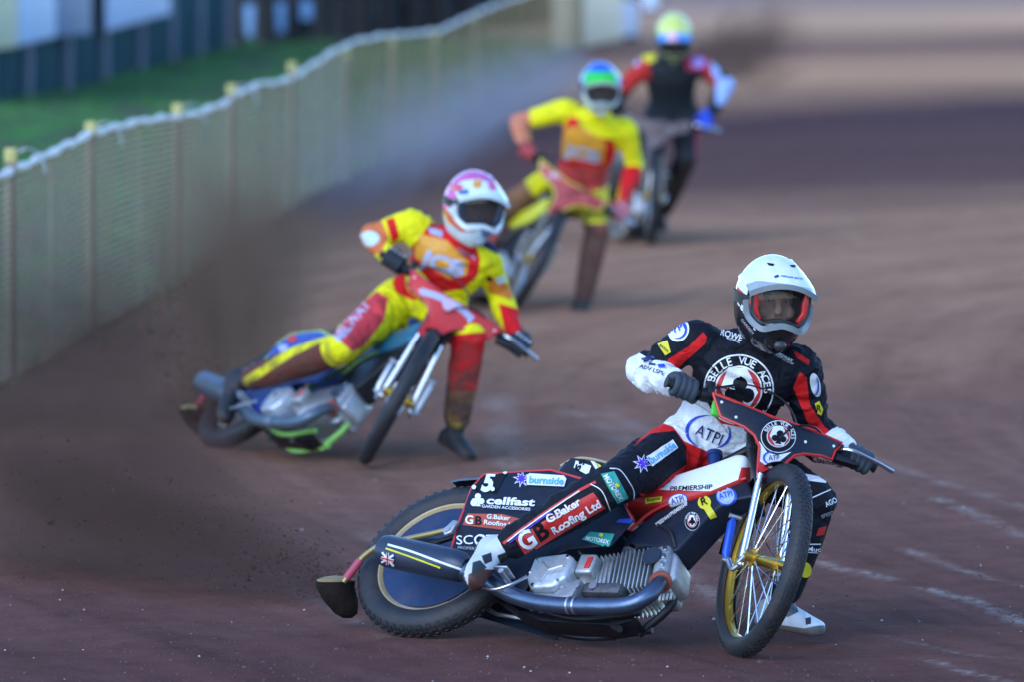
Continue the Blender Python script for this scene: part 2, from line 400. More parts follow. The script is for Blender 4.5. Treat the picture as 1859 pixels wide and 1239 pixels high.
# shale track: one sheet to the horizon
def track_z(X, Y):
    r = np.hypot(X-32., Y-36.); th = np.arctan2(Y-36, X-32.)*32       # wheel ruts run round the bend
    z = .016*vnoise(r, th*.05, 2.1, 1)+.012*vnoise(r, th*.12, 7., 2)
    z += .012*vnoise(X, Y, 3., 3)+.008*vnoise(X, Y, 9., 4)+.004*vnoise(X, Y, 21., 5)
    return z-.012
m, N, L, B = nodes('shale'); TRACK = m
B.inputs['Roughness'].default_value = 1.; B.inputs['Specular IOR Level'].default_value = .02
tc = N.new('ShaderNodeTexCoord'); sp = N.new('ShaderNodeSeparateXYZ'); L.new(tc.outputs['Object'], sp.inputs[0])
def nz(scale, det, vec=None, rough=.6, dist=0.):
    n = N.new('ShaderNodeTexNoise'); n.inputs['Scale'].default_value = scale; n.inputs['Detail'].default_value = det; n.inputs['Roughness'].default_value = rough; n.inputs['Distortion'].default_value = dist
    L.new(vec or tc.outputs['Object'], n.inputs[0]); return n.outputs[0]
def mth(op, a, b):
    n = N.new('ShaderNodeMath'); n.operation = op
    for i, q in enumerate((a, b)):
        if hasattr(q, 'links'): L.new(q, n.inputs[i])
        else: n.inputs[i].default_value = q
    return n.outputs[0]
big = nz(.12, 3, None, .5)
yy = mth('ADD', mth('ADD', sp.outputs['Y'], mth('MULTIPLY', mth('SUBTRACT', big, .5), 18.)), mth('MULTIPLY', sp.outputs['X'], -.8))
yn = mth('DIVIDE', yy, 160.)
ramp = N.new('ShaderNodeValToRGB'); L.new(yn, ramp.inputs[0]); E = ramp.color_ramp.elements
damp, mid, dry = (.078, .042, .043, 1), (.125, .073, .065, 1), (.27, .185, .142, 1)
E[0].position = .0; E[0].color = (.076, .036, .041, 1); E[1].position = 1.; E[1].color = dry
for p, c in ((.15, (0.142, 0.062, 0.050, 1)), (.19, (0.205, 0.097, 0.069, 1)), (.23, (0.296, 0.142, 0.088, 1)), (.28, (0.399, 0.200, 0.114, 1)), (.335, (0.388, 0.195, 0.112, 1)), (.38, (0.165, 0.078, 0.060, 1)), (.48, (0.097, 0.046, 0.046, 1)), (.565, (0.616, 0.310, 0.159, 1)), (.67, (0.274, 0.135, 0.090, 1)), (.77, (0.684, 0.360, 0.194, 1)), (.90, (0.410, 0.235, 0.172, 1))):
    e = E.new(p); e.color = c
# streaks left by the wheels: noise stretched along the direction of travel
dx, dy = mth('SUBTRACT', sp.outputs['X'], 32.), mth('SUBTRACT', sp.outputs['Y'], 36.)
rr_ = mth('SQRT', mth('ADD', mth('MULTIPLY', dx, dx), mth('MULTIPLY', dy, dy)), 0.); an_ = mth('MULTIPLY', mth('ARCTAN2', dy, dx), 4.)
mp = N.new('ShaderNodeCombineXYZ'); L.new(mth('MULTIPLY', rr_, 1.6), mp.inputs[0]); L.new(an_, mp.inputs[1])
st = nz(1.6, 6, mp.outputs[0], .65, .4)
fine = nz(38., 8, None, .75); med = nz(4.5, 6, None, .62)
val = mth('ADD', mth('ADD', mth('MULTIPLY', st, 1.1), mth('MULTIPLY', fine, .7)), mth('MULTIPLY', med, .75))
sc_ = N.new('ShaderNodeMapRange'); L.new(val, sc_.inputs[0]); sc_.inputs[1].default_value = .75; sc_.inputs[2].default_value = 1.8; sc_.inputs[3].default_value = .42; sc_.inputs[4].default_value = 1.6
mu = N.new('ShaderNodeMix'); mu.data_type = 'RGBA'; mu.blend_type = 'MULTIPLY'; mu.inputs['Factor'].default_value = 1; L.new(ramp.outputs[0], mu.inputs['A']); L.new(sc_.outputs[0], mu.inputs['B'])
la = N.new('ShaderNodeAttribute'); la.attribute_name = 'lime'; gap = nz(2.2, 5, None, .7); chip = nz(26., 4, None, .7)
lf = mth('MULTIPLY', mth('MULTIPLY', la.outputs['Fac'], mth('MINIMUM', mth('MAXIMUM', mth('MULTIPLY', mth('SUBTRACT', gap, .40), 5.), 0.), 1.)), mth('MINIMUM', mth('MAXIMUM', mth('MULTIPLY', mth('SUBTRACT', chip, .36), 5.), 0.), 1.))
ml_ = N.new('ShaderNodeMix'); ml_.data_type = 'RGBA'; ml_.inputs['B'].default_value = (.52, .43, .36, 1); L.new(lf, ml_.inputs['Factor']); L.new(mu.outputs['Result'], ml_.inputs['A']); L.new(ml_.outputs['Result'], B.inputs['Base Color'])
bp = N.new('ShaderNodeBump'); bp.inputs['Strength'].default_value = .7; bp.inputs['Distance'].default_value = .02
L.new(mth('ADD', mth('MULTIPLY', fine, .6), mth('MULTIPLY', nz(140., 4), .4)), bp.inputs['Height']); L.new(bp.outputs[0], B.inputs['Normal'])
xs = np.concatenate([np.linspace(-400, -6, 24)[:-1], np.linspace(-6, 6, 330), np.linspace(6, 400, 24)[1:]])
ys = np.concatenate([np.linspace(-40, 21, 10)[:-1], np.linspace(21, 36, 330), np.linspace(36, 70, 260)[1:], np.linspace(70, 900, 80)[1:]])
trk = grid_mesh('track', xs, ys, track_z, TRACK); tv = co(trk)
# lime ground into the shale: how strongly each spot of the track is marked (line, half width, strength)
lime = np.zeros(len(tv)); nearv = np.where((np.abs(tv[:, 0]) < 7) & (tv[:, 1] > 20) & (tv[:, 1] < 42))[0]; nv_ = tv[nearv][:, :2]
for P, hw, stg in (([(1380, 955), (1430, 985), (1500, 1020), (1570, 1038), (1640, 1055), (1760, 1085), (1900, 1135)], .045, .75), ([(1640, 995), (1700, 1016), (1760, 1035), (1900, 1072)], .04, .6), ([(1700, 905), (1745, 922), (1800, 945), (1900, 985)], .05, .9), ([(1540, 820), (1620, 842), (1700, 868), (1800, 900), (1920, 940)], .06, .45),
                   ([(1690, 1195), (1760, 1215), (1900, 1250)], .03, .6), ([(1600, 1150), (1750, 1180), (1900, 1195)], .03, .3), ([(905, 715), (912, 770), (922, 810), (934, 850)], .11, .5), ([(1030, 740), (1090, 770), (1140, 800), (1190, 850)], .10, .4), ([(1090, 745), (1140, 765), (1190, 800)], .08, .35), ([(430, 990), (560, 1080), (700, 1150)], .05, .25), ([(1215, 1010), (1260, 1050), (1310, 1092)], .05, .4), ([(640, 930), (672, 975)], .06, .25)):
    Sg = spline(np.array([ground_at(*p) for p in P]), 16)[:, :2]; dd = np.full(len(nv_), 9.)
    for a, b in zip(Sg[:-1], Sg[1:]):
        e = b-a; t = np.clip(((nv_-a)@e)/max(e@e, 1e-9), 0, 1); dd = np.minimum(dd, np.linalg.norm(nv_-a-np.outer(t, e), axis=1))
    q = np.clip(1-dd/(hw*1.35), 0, 1); lime[nearv] = np.maximum(lime[nearv], min(1., stg*.95)*q*q*(3-2*q))
set_attr(trk, 'lime', lime)
tag(link('track', trk), kind='structure')

# loose shale crumbs thrown about on the surface
cr = [ellipsoid((0, 0, 0), np.eye(3), (1, .8, .6), 5, 3)]
mb = MB(); rng = np.random.default_rng(3)
for i in range(5200):
    gx, gy = rng.uniform(-100, 1960), rng.uniform(560, 1260)
    if rng.random() < .5: gy = rng.uniform(900, 1260)
    p = ground_at(gx, gy); s = rng.lognormal(-5.75, .42); p[2] = float(track_z(p[0], p[1]))+s*.3
    mb.add(cr[0], M4(rotm((0, 0, 1), rng.uniform(0, 6))*s, p), int(rng.random() < .035))
tag(mb.build('loose_shale', [mat('shale_crumb', (.11, .066, .058), .9, var=.4, vs_=3.), mat('pale_shale_crumb', (.5, .45, .42), .8, var=.2, vs_=3.)], smooth=True), 'loose crumbs of red brown shale scattered over the track', 'shale', kind='stuff')

# ------------------------------------------------------------------ safety fence round the outside
FB = [(-160, 805), (-60, 745), (0, 707), (84, 665), (160, 612), (295, 541), (430, 447), (560, 363), (670, 312), (778, 265), (850, 220), (923, 170), (1000, 122), (1068, 84)]
FT = [(-160, 372), (-60, 335), (0, 318), (30, 306), (75, 285), (170, 240), (250, 220), (350, 207), (400, 190), (440, 165), (470, 152), (520, 146), (560, 122), (600, 96), (640, 76), (690, 65), (760, 60), (800, 54), (850, 30), (900, 8), (960, -12), (1068, -45)]
fbx = np.array(FB, float); ftx = np.array(FT, float)
def fence_pt(px, h=None):
    """point on the fence line that stands at photograph column px; h = height or None for the top rope"""
    g = ground_at(px, np.interp(px, fbx[:, 0], fbx[:, 1]))
    if h is None:
        d = (g-CAM)@FWD; t = at(px, np.interp(px, ftx[:, 0], ftx[:, 1]), d); g = np.array([g[0], g[1], t[2]])
    else: g = g+np.array([0, 0, h])
    return g
fence = empty('mesh_fence', fence_pt(300, 0)); tag(fence, 'long brown mesh safety fence with pale rope along its top', 'fence'); f0 = WM[fence][:3, 3]
cols = np.concatenate([np.arange(-160, 700, 6.), np.arange(700, 1069, 4.)])
bot = np.array([fence_pt(x, .015) for x in cols]); top = np.array([fence_pt(x) for x in cols])
m, N, L, B = nodes('fine_netting'); NET = m
B.inputs['Base Color'].default_value = (.38, .27, .14, 1); B.inputs['Roughness'].default_value = 1.; B.inputs['Specular IOR Level'].default_value = .0
tc = N.new('ShaderNodeTexCoord'); nzt = N.new('ShaderNodeTexNoise'); nzt.inputs['Scale'].default_value = 2.2; nzt.inputs['Detail'].default_value = 4; L.new(tc.outputs['Object'], nzt.inputs[0])
mr = N.new('ShaderNodeMapRange'); mr.inputs[1].default_value = .3; mr.inputs[2].default_value = .7; mr.inputs[3].default_value = .34; mr.inputs[4].default_value = .80; L.new(nzt.outputs[0], mr.inputs[0]); L.new(mr.outputs[0], B.inputs['Alpha'])
K = 9; V = np.stack([bot+(top-bot)*t for t in np.linspace(0, .985, K)], 1).reshape(-1, 3)
V[:, 1] += .02*np.sin(V[:, 0]*9)*np.sin(V[:, 2]*4)
F = [(i*K+j, (i+1)*K+j, (i+1)*K+j+1, i*K+j+1) for i in range(len(cols)-1) for j in range(K-1)]
link('netting', mesh('netting', V-f0, F, NET, True, None), fence)
STRAND = mat('net_strand', (.46, .38, .27), .8, var=.2)
mb = MB(); near = cols < 640
for k in range(1, 29):
    t = k/29.; P = bot[near]+(top-bot)[near]*t; P = P+np.array([0, -.015, 0]); mb.add(tube(P-f0, .0065, 3, False))
for x in np.arange(-150, 640, 81.):
    a, b = fence_pt(x, .02), fence_pt(x); mb.add(tube(np.array([a, (a+b)/2, b])+np.array([0, -.015, 0])-f0, .0045, 3, False))
tag(mb.build('net_strands', STRAND, fence), kind='stuff')
P = top[::2].copy(); P[:, 2] += .006*np.sin(np.arange(len(P))*1.7); P = spline(P, 3)
link('top_rope', mesh('top_rope', *tube(P-f0, .020+.006*np.sin(np.arange(len(P))*.9), 8), mat('pale_rope', (.72, .69, .63), .8, var=.35, vs_=7.)), fence)
WOOD = mat('weathered_post', (.24, .19, .12), .8, var=.3, vs_=8., bump=.3, bs=40); WTOP = mat('yellow_post_top', (.52, .45, .16), .8, var=.35, vs_=6.)
for i, (x, yt) in enumerate(((-118, 325), (20, 268), (165, 220), (322, 187), (420, 152), (530, 112), (628, 92), (712, 68), (790, 58), (862, 25))):
    g = fence_pt(x, 0)+np.array([.0, .06, 0]); d = (g-CAM)@FWD; z = at(x, yt, d)[2]
    post = link('post', mesh('post', *rbox((0, 0, z/2-.1), (.062, .062, z+.2), .008), WOOD), fence, M4(None, g-f0))
    link('post_top', mesh('post_top', *rbox((0, 0, z-.035), (.066, .066, .075), .01), WTOP), post)
    if i in (1, 2, 3, 4):
        a = np.linspace(0, math.pi, 12); Pw = np.stack([.09+.09*np.cos(a), 0*a, z-.13+.13*np.sin(a)], 1)
        link('wire_loop', mesh('wire_loop', *tube(Pw, .005, 6), STEEL), post)
# padded barrier where the fence ends, and two pale marker posts
def pad(px0, px1, y0, d, h, nm, mt, lb, cat, thick=.35):
    a, b = ground_at(px0, y0), ground_at(px1, y0-18); L_ = np.linalg.norm(b-a); ang = math.atan2(b[1]-a[1], b[0]-a[0])
    o = link(nm, mesh(nm, *rbox((L_/2, 0, h/2), (L_, thick, h), .06, 3), mt), None, M4(rotm((0, 0, 1), ang), a)); return tag(o, lb, cat)
pad(1022, 1112, 92, 0, 1.25, 'barrier_pad', mat('cream_vinyl', (.55, .45, .33), .5, var=.1), 'cream padded barrier at the far end of the mesh fence', 'barrier')
for px, py, h, lb in ((1143, 72, .62, 'pale blue white marker post beside the cream barrier'), (1181, 22, .42, 'smaller white marker post far behind the yellow helmet')):
    g = ground_at(px, py); r = empty('marker_post', g); tag(r, lb, 'marker post', 'marker posts')
    link('panel', mesh('panel', *rbox((0, 0, h*.55), (.26, .06, h*.9), .04, 3), mat('pale_board', (.55, .62, .75), .5, var=.1)), r)
    link('foot', mesh('foot', *rbox((0, 0, .03), (.30, .22, .06), .02), BLACK), r)

# ------------------------------------------------------------------ grass bank and the back fence
m, N, L, B = nodes('rough_grass'); GRASS = m; B.inputs['Roughness'].default_value = 1.; B.inputs['Specular IOR Level'].default_value = .02
tc = N.new('ShaderNodeTexCoord'); a = nz(1.3, 6); b = nz(9., 6)
rp = N.new('ShaderNodeValToRGB'); L.new(mth('ADD', mth('MULTIPLY', a, .8), mth('MULTIPLY', b, .25)), rp.inputs[0]); E = rp.color_ramp.elements
E[0].position = .48; E[0].color = (.10, .085, .065, 1); E[1].position = .64; E[1].color = (.10, .27, .05, 1); e = E.new(.54); e.color = (.04, .155, .035, 1)
L.new(rp.outputs[0], B.inputs['Base Color'])
def bank_z(P):
    return .02+.10*vnoise(P[:, 0], P[:, 1], .35, 9)+.05
edge = [fence_pt(x, 0)+np.array([-.05, .25, 0]) for x in np.arange(-700, 1070, 30.)] if False else [fence_pt(x, 0)+np.array([-.03, .22, 0]) for x in cols[::4]]
V = []; F = []; nr = 14
for i, g in enumerate(edge):
    back = np.array([-.55, .84, 0])
    for j in range(nr):
        q = g+back*(70*(j/(nr-1))**2); V.append(q)
V = np.array(V); V[:, 2] = bank_z(V)
for i in range(len(edge)-1):
    for j in range(nr-1): k = i*nr+j; F.append((k, k+nr, k+nr+1, k+1))
tag(link('grass_bank', mesh('grass_bank', V, F, GRASS, True, None)), kind='structure')
rng = np.random.default_rng(5); bl = []; bf = []
for i in range(14000):
    g = edge[rng.integers(0, len(edge))]+np.array([-.55, .84, 0])*rng.uniform(.1, 30)+np.array([rng.uniform(-.6, .6), rng.uniform(-.6, .6), 0]); h = rng.uniform(.06, .2); z = float(bank_z(g[None])[0])-.02
    w = np.array([rng.normal(), rng.normal(), 0]); w = nrm(w)*.012; n = len(bl); ln = np.array([rng.normal(0, .05), rng.normal(0, .05), h]); g = np.array([g[0], g[1], z])
    bl += [g-w, g+w, g+ln]; bf.append((n, n+1, n+2))
tag(link('grass_blades', mesh('grass_blades', bl, bf, mat('grass_blade', (.06, .16, .035), .8, var=.5, vs_=.8), False)), 'rough green grass growing on the bank behind the fence', 'grass', kind='stuff')

# teal sheeted fence with grey posts and hung banners
A0, A1 = ground_at(-70, 222), ground_at(425, 92); A0[2] = A1[2] = 0; dv = A1-A0; LN = np.linalg.norm(dv); dv = dv/LN; ang = math.atan2(dv[1], dv[0])
bf_ = empty('sheeted_fence', A0, rotm((0, 0, 1), ang)); tag(bf_, 'dark teal sheeted fence with grey posts behind the grass', 'fence')
def along(px):   # distance along the back fence seen at photograph column px
    v = FWD+(px-IMW/2)/FPX*RGT; lo, hi = -2., LN+3
    for _ in range(40):
        mdl = (lo+hi)/2; q = A0+dv*mdl
        if to_px(q)[0][0] < px: lo = mdl
        else: hi = mdl
    return lo
px_posts = [-20, 50, 122, 190, 255, 312, 363, 413]; sp_ = [along(p) for p in px_posts]
for a_, b_ in zip(sp_[:-1], sp_[1:]):
    link('sheet_panel', mesh('sheet_panel', *rbox(((a_+b_)/2, .06, 1.05), (b_-a_-.02, .03, 2.2), .008), mat('teal_sheeting', (.004, .05, .07), .8, var=.3, vs_=3., spec=.05)), bf_)
for p in sp_:
    link('post', mesh('post', *rbox((p, -.01, 1.1), (.10, .09, 2.5), .01), mat('grey_steel_post', (.24, .24, .30), .6, var=.2)), bf_)
for (x0, x1, yb0, yb1, c, nm, lb) in ((-40, 14, 92, 84, (.50, .48, .33), 'banner', 'cream banner hung at the left end of the teal fence'), (16, 84, 82, 66, (.42, .52, .74), 'banner', 'pale blue white banner second from the left on the teal fence'), (87, 150, 66, 60, (.13, .18, .32), 'banner', 'slate blue banner between the two pale banners'), (176, 294, 56, 24, (.42, .50, .72), 'banner', 'wide pale blue banner right of the dark gap')):
    a_, b_ = along(x0), along(x1); za = at(x0, yb0, ((A0+dv*a_)-CAM)@FWD)[2]; zb = at(x1, yb1, ((A0+dv*b_)-CAM)@FWD)[2]
    v, f = prism([(a_, za), (b_, zb), (b_, 2.2), (a_, 2.2)], -.12, -.10, .004)
    r = tag(link(nm, mesh(nm, v, f, mat('banner_%d' % x1, c, .6, var=.12, vs_=2.)), None, WM[bf_]), lb, 'banner', 'banners on the teal fence')
# dark trees along the far edge, each trunk seen below the frame's top edge
BARK = mat('dark_bark', (.028, .022, .022), .9, var=.4, vs_=5., bump=.5, bs=12); LEAF = mat('dark_leaf', (.03, .07, .028), .7, var=.4, vs_=2.)
rng = np.random.default_rng(11)
def tree_meshes(seed):
    rg = np.random.default_rng(seed); h = 4.2
    tr = [ctube([(0, 0, -.3), (.02, 0, .6), (-.04, .03, 1.8), (.05, 0, 3.2), (0, 0, h)], [.20, .16, .13, .09, .03], 5, 9)]
    tips = []
    for i in range(7):
        a = rg.uniform(0, 6.28); z = rg.uniform(1.8, 3.6); q = np.array([math.cos(a), math.sin(a), .7]); e = np.array([0, 0, z])+q*rg.uniform(.7, 1.3); tips.append(e)
        tr.append(ctube([(0, 0, z), (np.array([0, 0, z])+e)/2+[0, 0, .1], e], [.06, .04, .015], 4, 6))
    mb = MB()
    for t in tr: mb.add(t)
    V = []; F = []
    for i in range(900):
        c = tips[rg.integers(0, 7)]+rg.normal(0, .38, 3); n = len(V); u = nrm(rg.normal(size=3))*.07; w = nrm(np.cross(u, rg.normal(size=3)))*.035
        V += [c-u, c+w, c+u, c-w]; F.append((n, n+1, n+2, n+3))
    return mesh('trunk', *mb.vf(), BARK), mesh('crown', V, F, LEAF, False)
tms = [tree_meshes(s) for s in (1, 2, 3)]
LB = ['first dark trunk right of the teal fence', 'dark trunk between the first two pale blue gaps', 'dark trunk just right of the second pale blue gap', 'dark trunk right of the third pale blue gap', 'dark trunk above the bright green patch of grass', 'dark trunk in the middle of the far row', 'dark trunk above the first dip of the rope', 'dark trunk above the level stretch of rope', 'dark trunk near the last rise of the rope', 'last dark trunk at the right end of the far row']
for i, px in enumerate((424, 482, 531, 585, 622, 664, 706, 752, 800, 852)):
    g = ground_at(px, 92-.06*(px-400)); g[2] = -.02; r = empty('tree', g, rotm((0, 0, 1), i*1.9)*rng.uniform(.9, 1.25)); tag(r, LB[i], 'tree', 'trees along the far edge')
    link('trunk', tms[i % 3][0], r); link('crown', tms[i % 3][1], r)
a_, b_ = ground_at(400, 78), ground_at(980, 40); hL = np.linalg.norm(b_-a_)
rg = np.random.default_rng(2); V = []; F = []; 
for i in range(9000):
    c = np.array([rg.uniform(0, hL), rg.normal(0, .35), rg.uniform(0, 2.2)]); n = len(V); u = nrm(rg.normal(size=3))*.12; w = nrm(np.cross(u, rg.normal(size=3)))*.06; V += [c-u, c+w, c+u, c-w]; F.append((n, n+1, n+2, n+3))
hg = empty('hedge', a_, rotm((0, 0, 1), math.atan2(b_[1]-a_[1], b_[0]-a_[0]))); tag(hg, 'dark hedge behind the row of trunks', 'hedge')
link('foliage', mesh('foliage', V, F, mat('dark_hedge_leaf', (.012, .022, .03), .7, var=.4, vs_=2.), False), hg)
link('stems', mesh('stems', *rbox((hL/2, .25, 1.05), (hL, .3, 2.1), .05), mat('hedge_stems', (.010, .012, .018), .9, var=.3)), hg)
for x0, x1, y0, y1, lb in ((444, 472, 8, 66, 'left pale blue panel showing between the dark trunks'), (494, 518, 4, 58, 'middle pale blue panel showing between the dark trunks'), (546, 566, 0, 36, 'right pale blue panel showing between the dark trunks')):
    g = ground_at((x0+x1)/2, 90); d = (g-CAM)@FWD+1.5; p0, p1 = at(x0, y1, d), at(x1, y0, d); h = p1[2]-p0[2]
    r = tag(empty('hanging_panel', np.array([(p0[0]+p1[0])/2, p0[1], 0.])), lb, 'panel', 'pale panels between the trunks')
    link('sheet', mesh('sheet', *rbox((0, 0, p0[2]+h/2), (p1[0]-p0[0], .03, h), .008), mat('pale_blue_sheet', (.20, .36, .62), .6, var=.2)), r)
    for s in (-1, 1): link('leg', mesh('leg', *rbox((s*(p1[0]-p0[0])*.4, 0.04, p0[2]/2+.02), (.03, .03, p0[2]+.1), .004), BARK), r)

# ================================================================== motorcycles
RR, RT, FR, FT_, WB, RAKE = .325, .048, .345, .036, 1.33, math.radians(23)
AXP = np.array([1.13, 0, .46])
rad_ = math.radians
def rx3(ax, a):
    return rotm(ax, a)
class Bike: pass
def make_bike(label, pose, c, detail=False):
    X, Y, psi, phi, pit, steer = pose; b = Bike()
    M = rx3((0, 0, 1), psi)@rx3((1, 0, 0), -phi)@rx3((0, 1, 0), pit); S = rx3((-math.sin(RAKE), 0, math.cos(RAKE)), steer)
    zc = (RR-RT)*math.sqrt(1-(M@[0, 1, 0])[2]**2)+RT; O = np.array([X, Y, zc-.012])
    b.M, b.O, b.S = M, O, S
    root = empty('speedway_motorcycle', O+M@np.array([0, 0, -RR]), M); tag(root, label, 'motorcycle', 'speedway motorcycles racing round the bend'); b.root = root
    LB_ = M4(None, (0, 0, RR)); LS = LB_@M4(S, AXP)                # main frame, steered frame
    W = lambda p: M@np.asarray(p, float)+O                        # main frame -> world
    WS = lambda p: M@(AXP+S@np.asarray(p, float))+O               # steered frame -> world
    b.W, b.WS = W, WS
    def part(name, mb, m, loc=LB_, par=root, angle=40): return mb.build(name, m, par, loc if par is root else None, True, angle)
    def sub(name, mb, m, par, angle=40): return mb.build(name, m, par, None, True, angle)
    def one(vf, T=None): return MB().add(vf, T)
    # ---- wheels
    def wheel(nm, ctr, R_, r_, rimr, loc, rim_m, hub_m, spokes):
        h = MB(); h.add(lathe([(.0, -.075), (.018, -.075), (.018, -.05), (.034, -.048), (.034, -.040), (.022, -.034), (.022, .034), (.034, .04), (.034, .048), (.018, .05), (.018, .075), (0., .075)], ctr, (0, 1, 0), 24))
        hub = part(nm, h, hub_m, loc)
        t = MB(); a = np.linspace(-2.45, 2.45, 17); pr = []
        for k, q in enumerate(a):
            rad = r_*(1.0+(.05 if abs(q) < .75 else 0)); pr.append((R_-r_+rad*math.cos(q)*1.0, rad*math.sin(q)*1.02))
        pr += [(rimr+.006, r_*.62), (rimr+.006, -r_*.62)]
        t.add(lathe(pr, ctr, (0, 1, 0), 96, True)); ty = sub('tyre', t, RUBBER, hub, 50)
        rg = np.random.default_rng(4); kb = MB(); nk = 110 if R_ < .33 else 130
        for i in range(nk):
            an = 2*math.pi*i/nk
            for s in ((-.55, 0.), (0., .5), (.55, 0.)) if i % 2 else ((-.3, 0.), (.3, 0.)):
                q = s[0]*1.1; ro = R_-r_+r_*1.06*math.cos(q); yy_ = r_*1.06*math.sin(q)
                u = np.array([math.cos(an), 0, math.sin(an)]); tg = np.array([-math.sin(an), 0, math.cos(an)]); nn = u*math.cos(q)+np.array([0, 1, 0])*math.sin(q); sd_ = np.cross(nn, tg)
                bx = rbox((0, 0, 0), (.0125, r_*.33, .0035), 0); kb.add(bx, M4(np.stack([tg, sd_, nn], 1), np.asarray(ctr)+u*ro+np.array([0, yy_, 0])))
        tag(sub('tread', kb, RUBBER, hub), kind='stuff')
        w = r_*.62; rm = MB().add(lathe([(rimr, -w), (rimr+.012, -w-.004), (rimr+.016, -w), (rimr+.004, -w+.008), (rimr-.012, 0), (rimr+.004, w-.008), (rimr+.016, w), (rimr+.012, w+.004), (rimr, w), (rimr-.018, .008), (rimr-.018, -.008)], ctr, (0, 1, 0), 80, True))
        sub('rim', rm, rim_m, hub, 30)
        if spokes:
            sm = []
            for i in range(36):
                an = 2*math.pi*i/36; side = 1 if i % 2 else -1; a2 = an+(.35 if (i//2) % 2 else -.35)
                p0 = np.array([.03*math.cos(a2*1.0), side*.042, .03*math.sin(a2)]); p1 = np.array([(rimr-.015)*math.cos(an), side*.004, (rimr-.015)*math.sin(an)]); sm.append(tube(np.array([p0, (p0+p1)/2, p1])+np.asarray(ctr), .0022, 5))
            if detail:
                for vf in sm: sub('spoke', one(vf), CHROME, hub)
            else:
                mbs = MB()
                for vf in sm: mbs.add(vf)
                tag(sub('spokes', mbs, CHROME, hub), kind='stuff')
        return hub
    fa = np.array([WB, 0, FR-RR])-AXP
    b.fw = wheel('front_wheel', fa, FR, FT_, .292, LS, c['rim_f'], GOLD, True)
    b.rw = wheel('rear_wheel', np.zeros(3), RR, RT, .235, LB_, c['rim_r'], ALU, not detail)
    if detail:
        dm = MB().add(lathe([(.05, -.030), (.12, -.036), (.222, -.026), (.222, -.022), (.12, -.032), (.05, -.026)], (0, 0, 0), (0, 1, 0), 48, True)); sub('wheel_disc', dm, mat('dark_disc', (.012, .03, .085), .4, var=.35, vs_=6, dirt=.3), b.rw)
        dm = MB().add(lathe([(.03, .085), (.11, .088), (.11, .092), (.03, .09)], (0, 0, 0), (0, 1, 0), 40, True)); sub('sprocket', dm, BLUE, b.rw)
    # ---- frame
    fr = MB()
    for P in ([(1.075, 0, .58), (1.10, 0, .50), (1.14, 0, .42)],): fr.add(ctube(P, .026, 4, 14))
    fr.add(ctube([(1.08, 0, .52), (.85, 0, .36), (.62, 0, .30), (.45, 0, .27)], .017, 5)); fr.add(ctube([(1.12, 0, .42), (1.02, 0, .2), (.96, 0, .05), (1.0, .03, -.14), (.9, .05, -.27)], .015, 5))
    for s in (-1, 1):
        fr.add(ctube([(.55, s*.05, .29), (.3, s*.08, .2), (.12, s*.095, .06), (0, s*.10, 0)], .011, 5))
        fr.add(ctube([(.95, s*.05, -.25), (.7, s*.055, -.285), (.45, s*.07, -.22), (.2, s*.09, -.08), (0, s*.10, 0)], .012, 5))
        fr.add(rbox((-.01, s*.10, .0), (.10, .012, .05), .004))
    part('frame', fr, c['frame'])
    # ---- engine lying forward in the frame
    ax = nrm([.98, 0, .20]); up = nrm([-.2, 0, .98]); RE = np.stack([ax, [0, 1, 0], up], 1)
    e = MB(); e.add(lathe([(.0, -.085), (.075, -.085), (.1, -.075), (.108, -.05), (.108, .05), (.1, .075), (.0, .085)], (.60, 0, -.145), (0, 1, 0), 36)); e.add(rbox((.70, 0, -.12), (.17, .15, .165), .02, 3, None))
    e.add(rbox((.50, 0, -.16), (.10, .12, .13), .03, 3)); eng = part('engine', e, ALU)
    cv = MB(); cv.add(prism([(.505, -.095), (.63, -.075), (.665, -.09), (.67, -.18), (.63, -.23), (.54, -.235), (.508, -.19)], -.162, -.083, .014, 'xz', 3)); cvo = sub('clutch_cover', cv, mat('bright_casting', (.55, .57, .6), .4, .6, var=.3, bump=.35, bs=45, dirt=.1), eng, 60)
    ri = MB()
    for an in (20, 140, 255): a_ = math.radians(an); ri.add(tube(np.array([(.59, -.163, -.155), (.59+.055*math.cos(a_), -.1645, -.155+.055*math.sin(a_))]), .005, 6))
    sub('cover_rib', ri, ALU, eng)
    bb = MB().add(prism([(.52, -.235), (.63, -.235), (.66, -.185), (.72, -.17), (.71, -.255), (.55, -.275)], -.14, -.06, .01)); sub('lower_case', bb, mat('grey_casting', (.30, .31, .33), .5, .6, var=.3, dirt=.3), eng)
    bb = MB().add(rbox((.70, -.10, -.095), (.07, .06, .085), .012, 3)); sub('ignition_box', bb, ALU, eng)
    bb = MB().add(rbox((.715, -.131, -.095), (.022, .006, .05), .006, 2)); sub('ignition_badge', bb, REDP, eng)
    cy = MB().add(rbox((0, 0, 0), (.27, .10, .10), .03, 3, RE), M4(None, np.array([.80, 0, -.095]))); sub('cylinder', cy, ALU, eng)
    fin = mesh('fin', *rbox((0, 0, 0), (.0052, .172, .176), .0022, 1, RE), ALU)
    for i in range(13):
        p = np.array([.735, 0, -.112])+ax*.0165*i; link('fin', fin, eng, M4(None, p))
    hd = MB(); hc = np.array([.975, 0, -.06]); hd.add(rbox((0, 0, 0), (.055, .172, .176), .016, 3, RE), M4(None, hc-ax*.004)); hd.add(prism([(.02, -.075), (.055, -.05), (.05, .045), (.02, .08)], -.06, .06, .012), M4(RE, hc)); sub('cylinder_head', hd, ALU, eng, 60)
    hd = MB().add(lathe([(0, -.006), (.035, -.006), (.038, 0), (.035, .003), (0, .003)], hc+np.array([-.045, -.09, .03]), (0, 1, 0), 24)); sub('rocker_cap', hd, mat('dark_cap', (.02, .03, .05), .4, var=.2), eng)
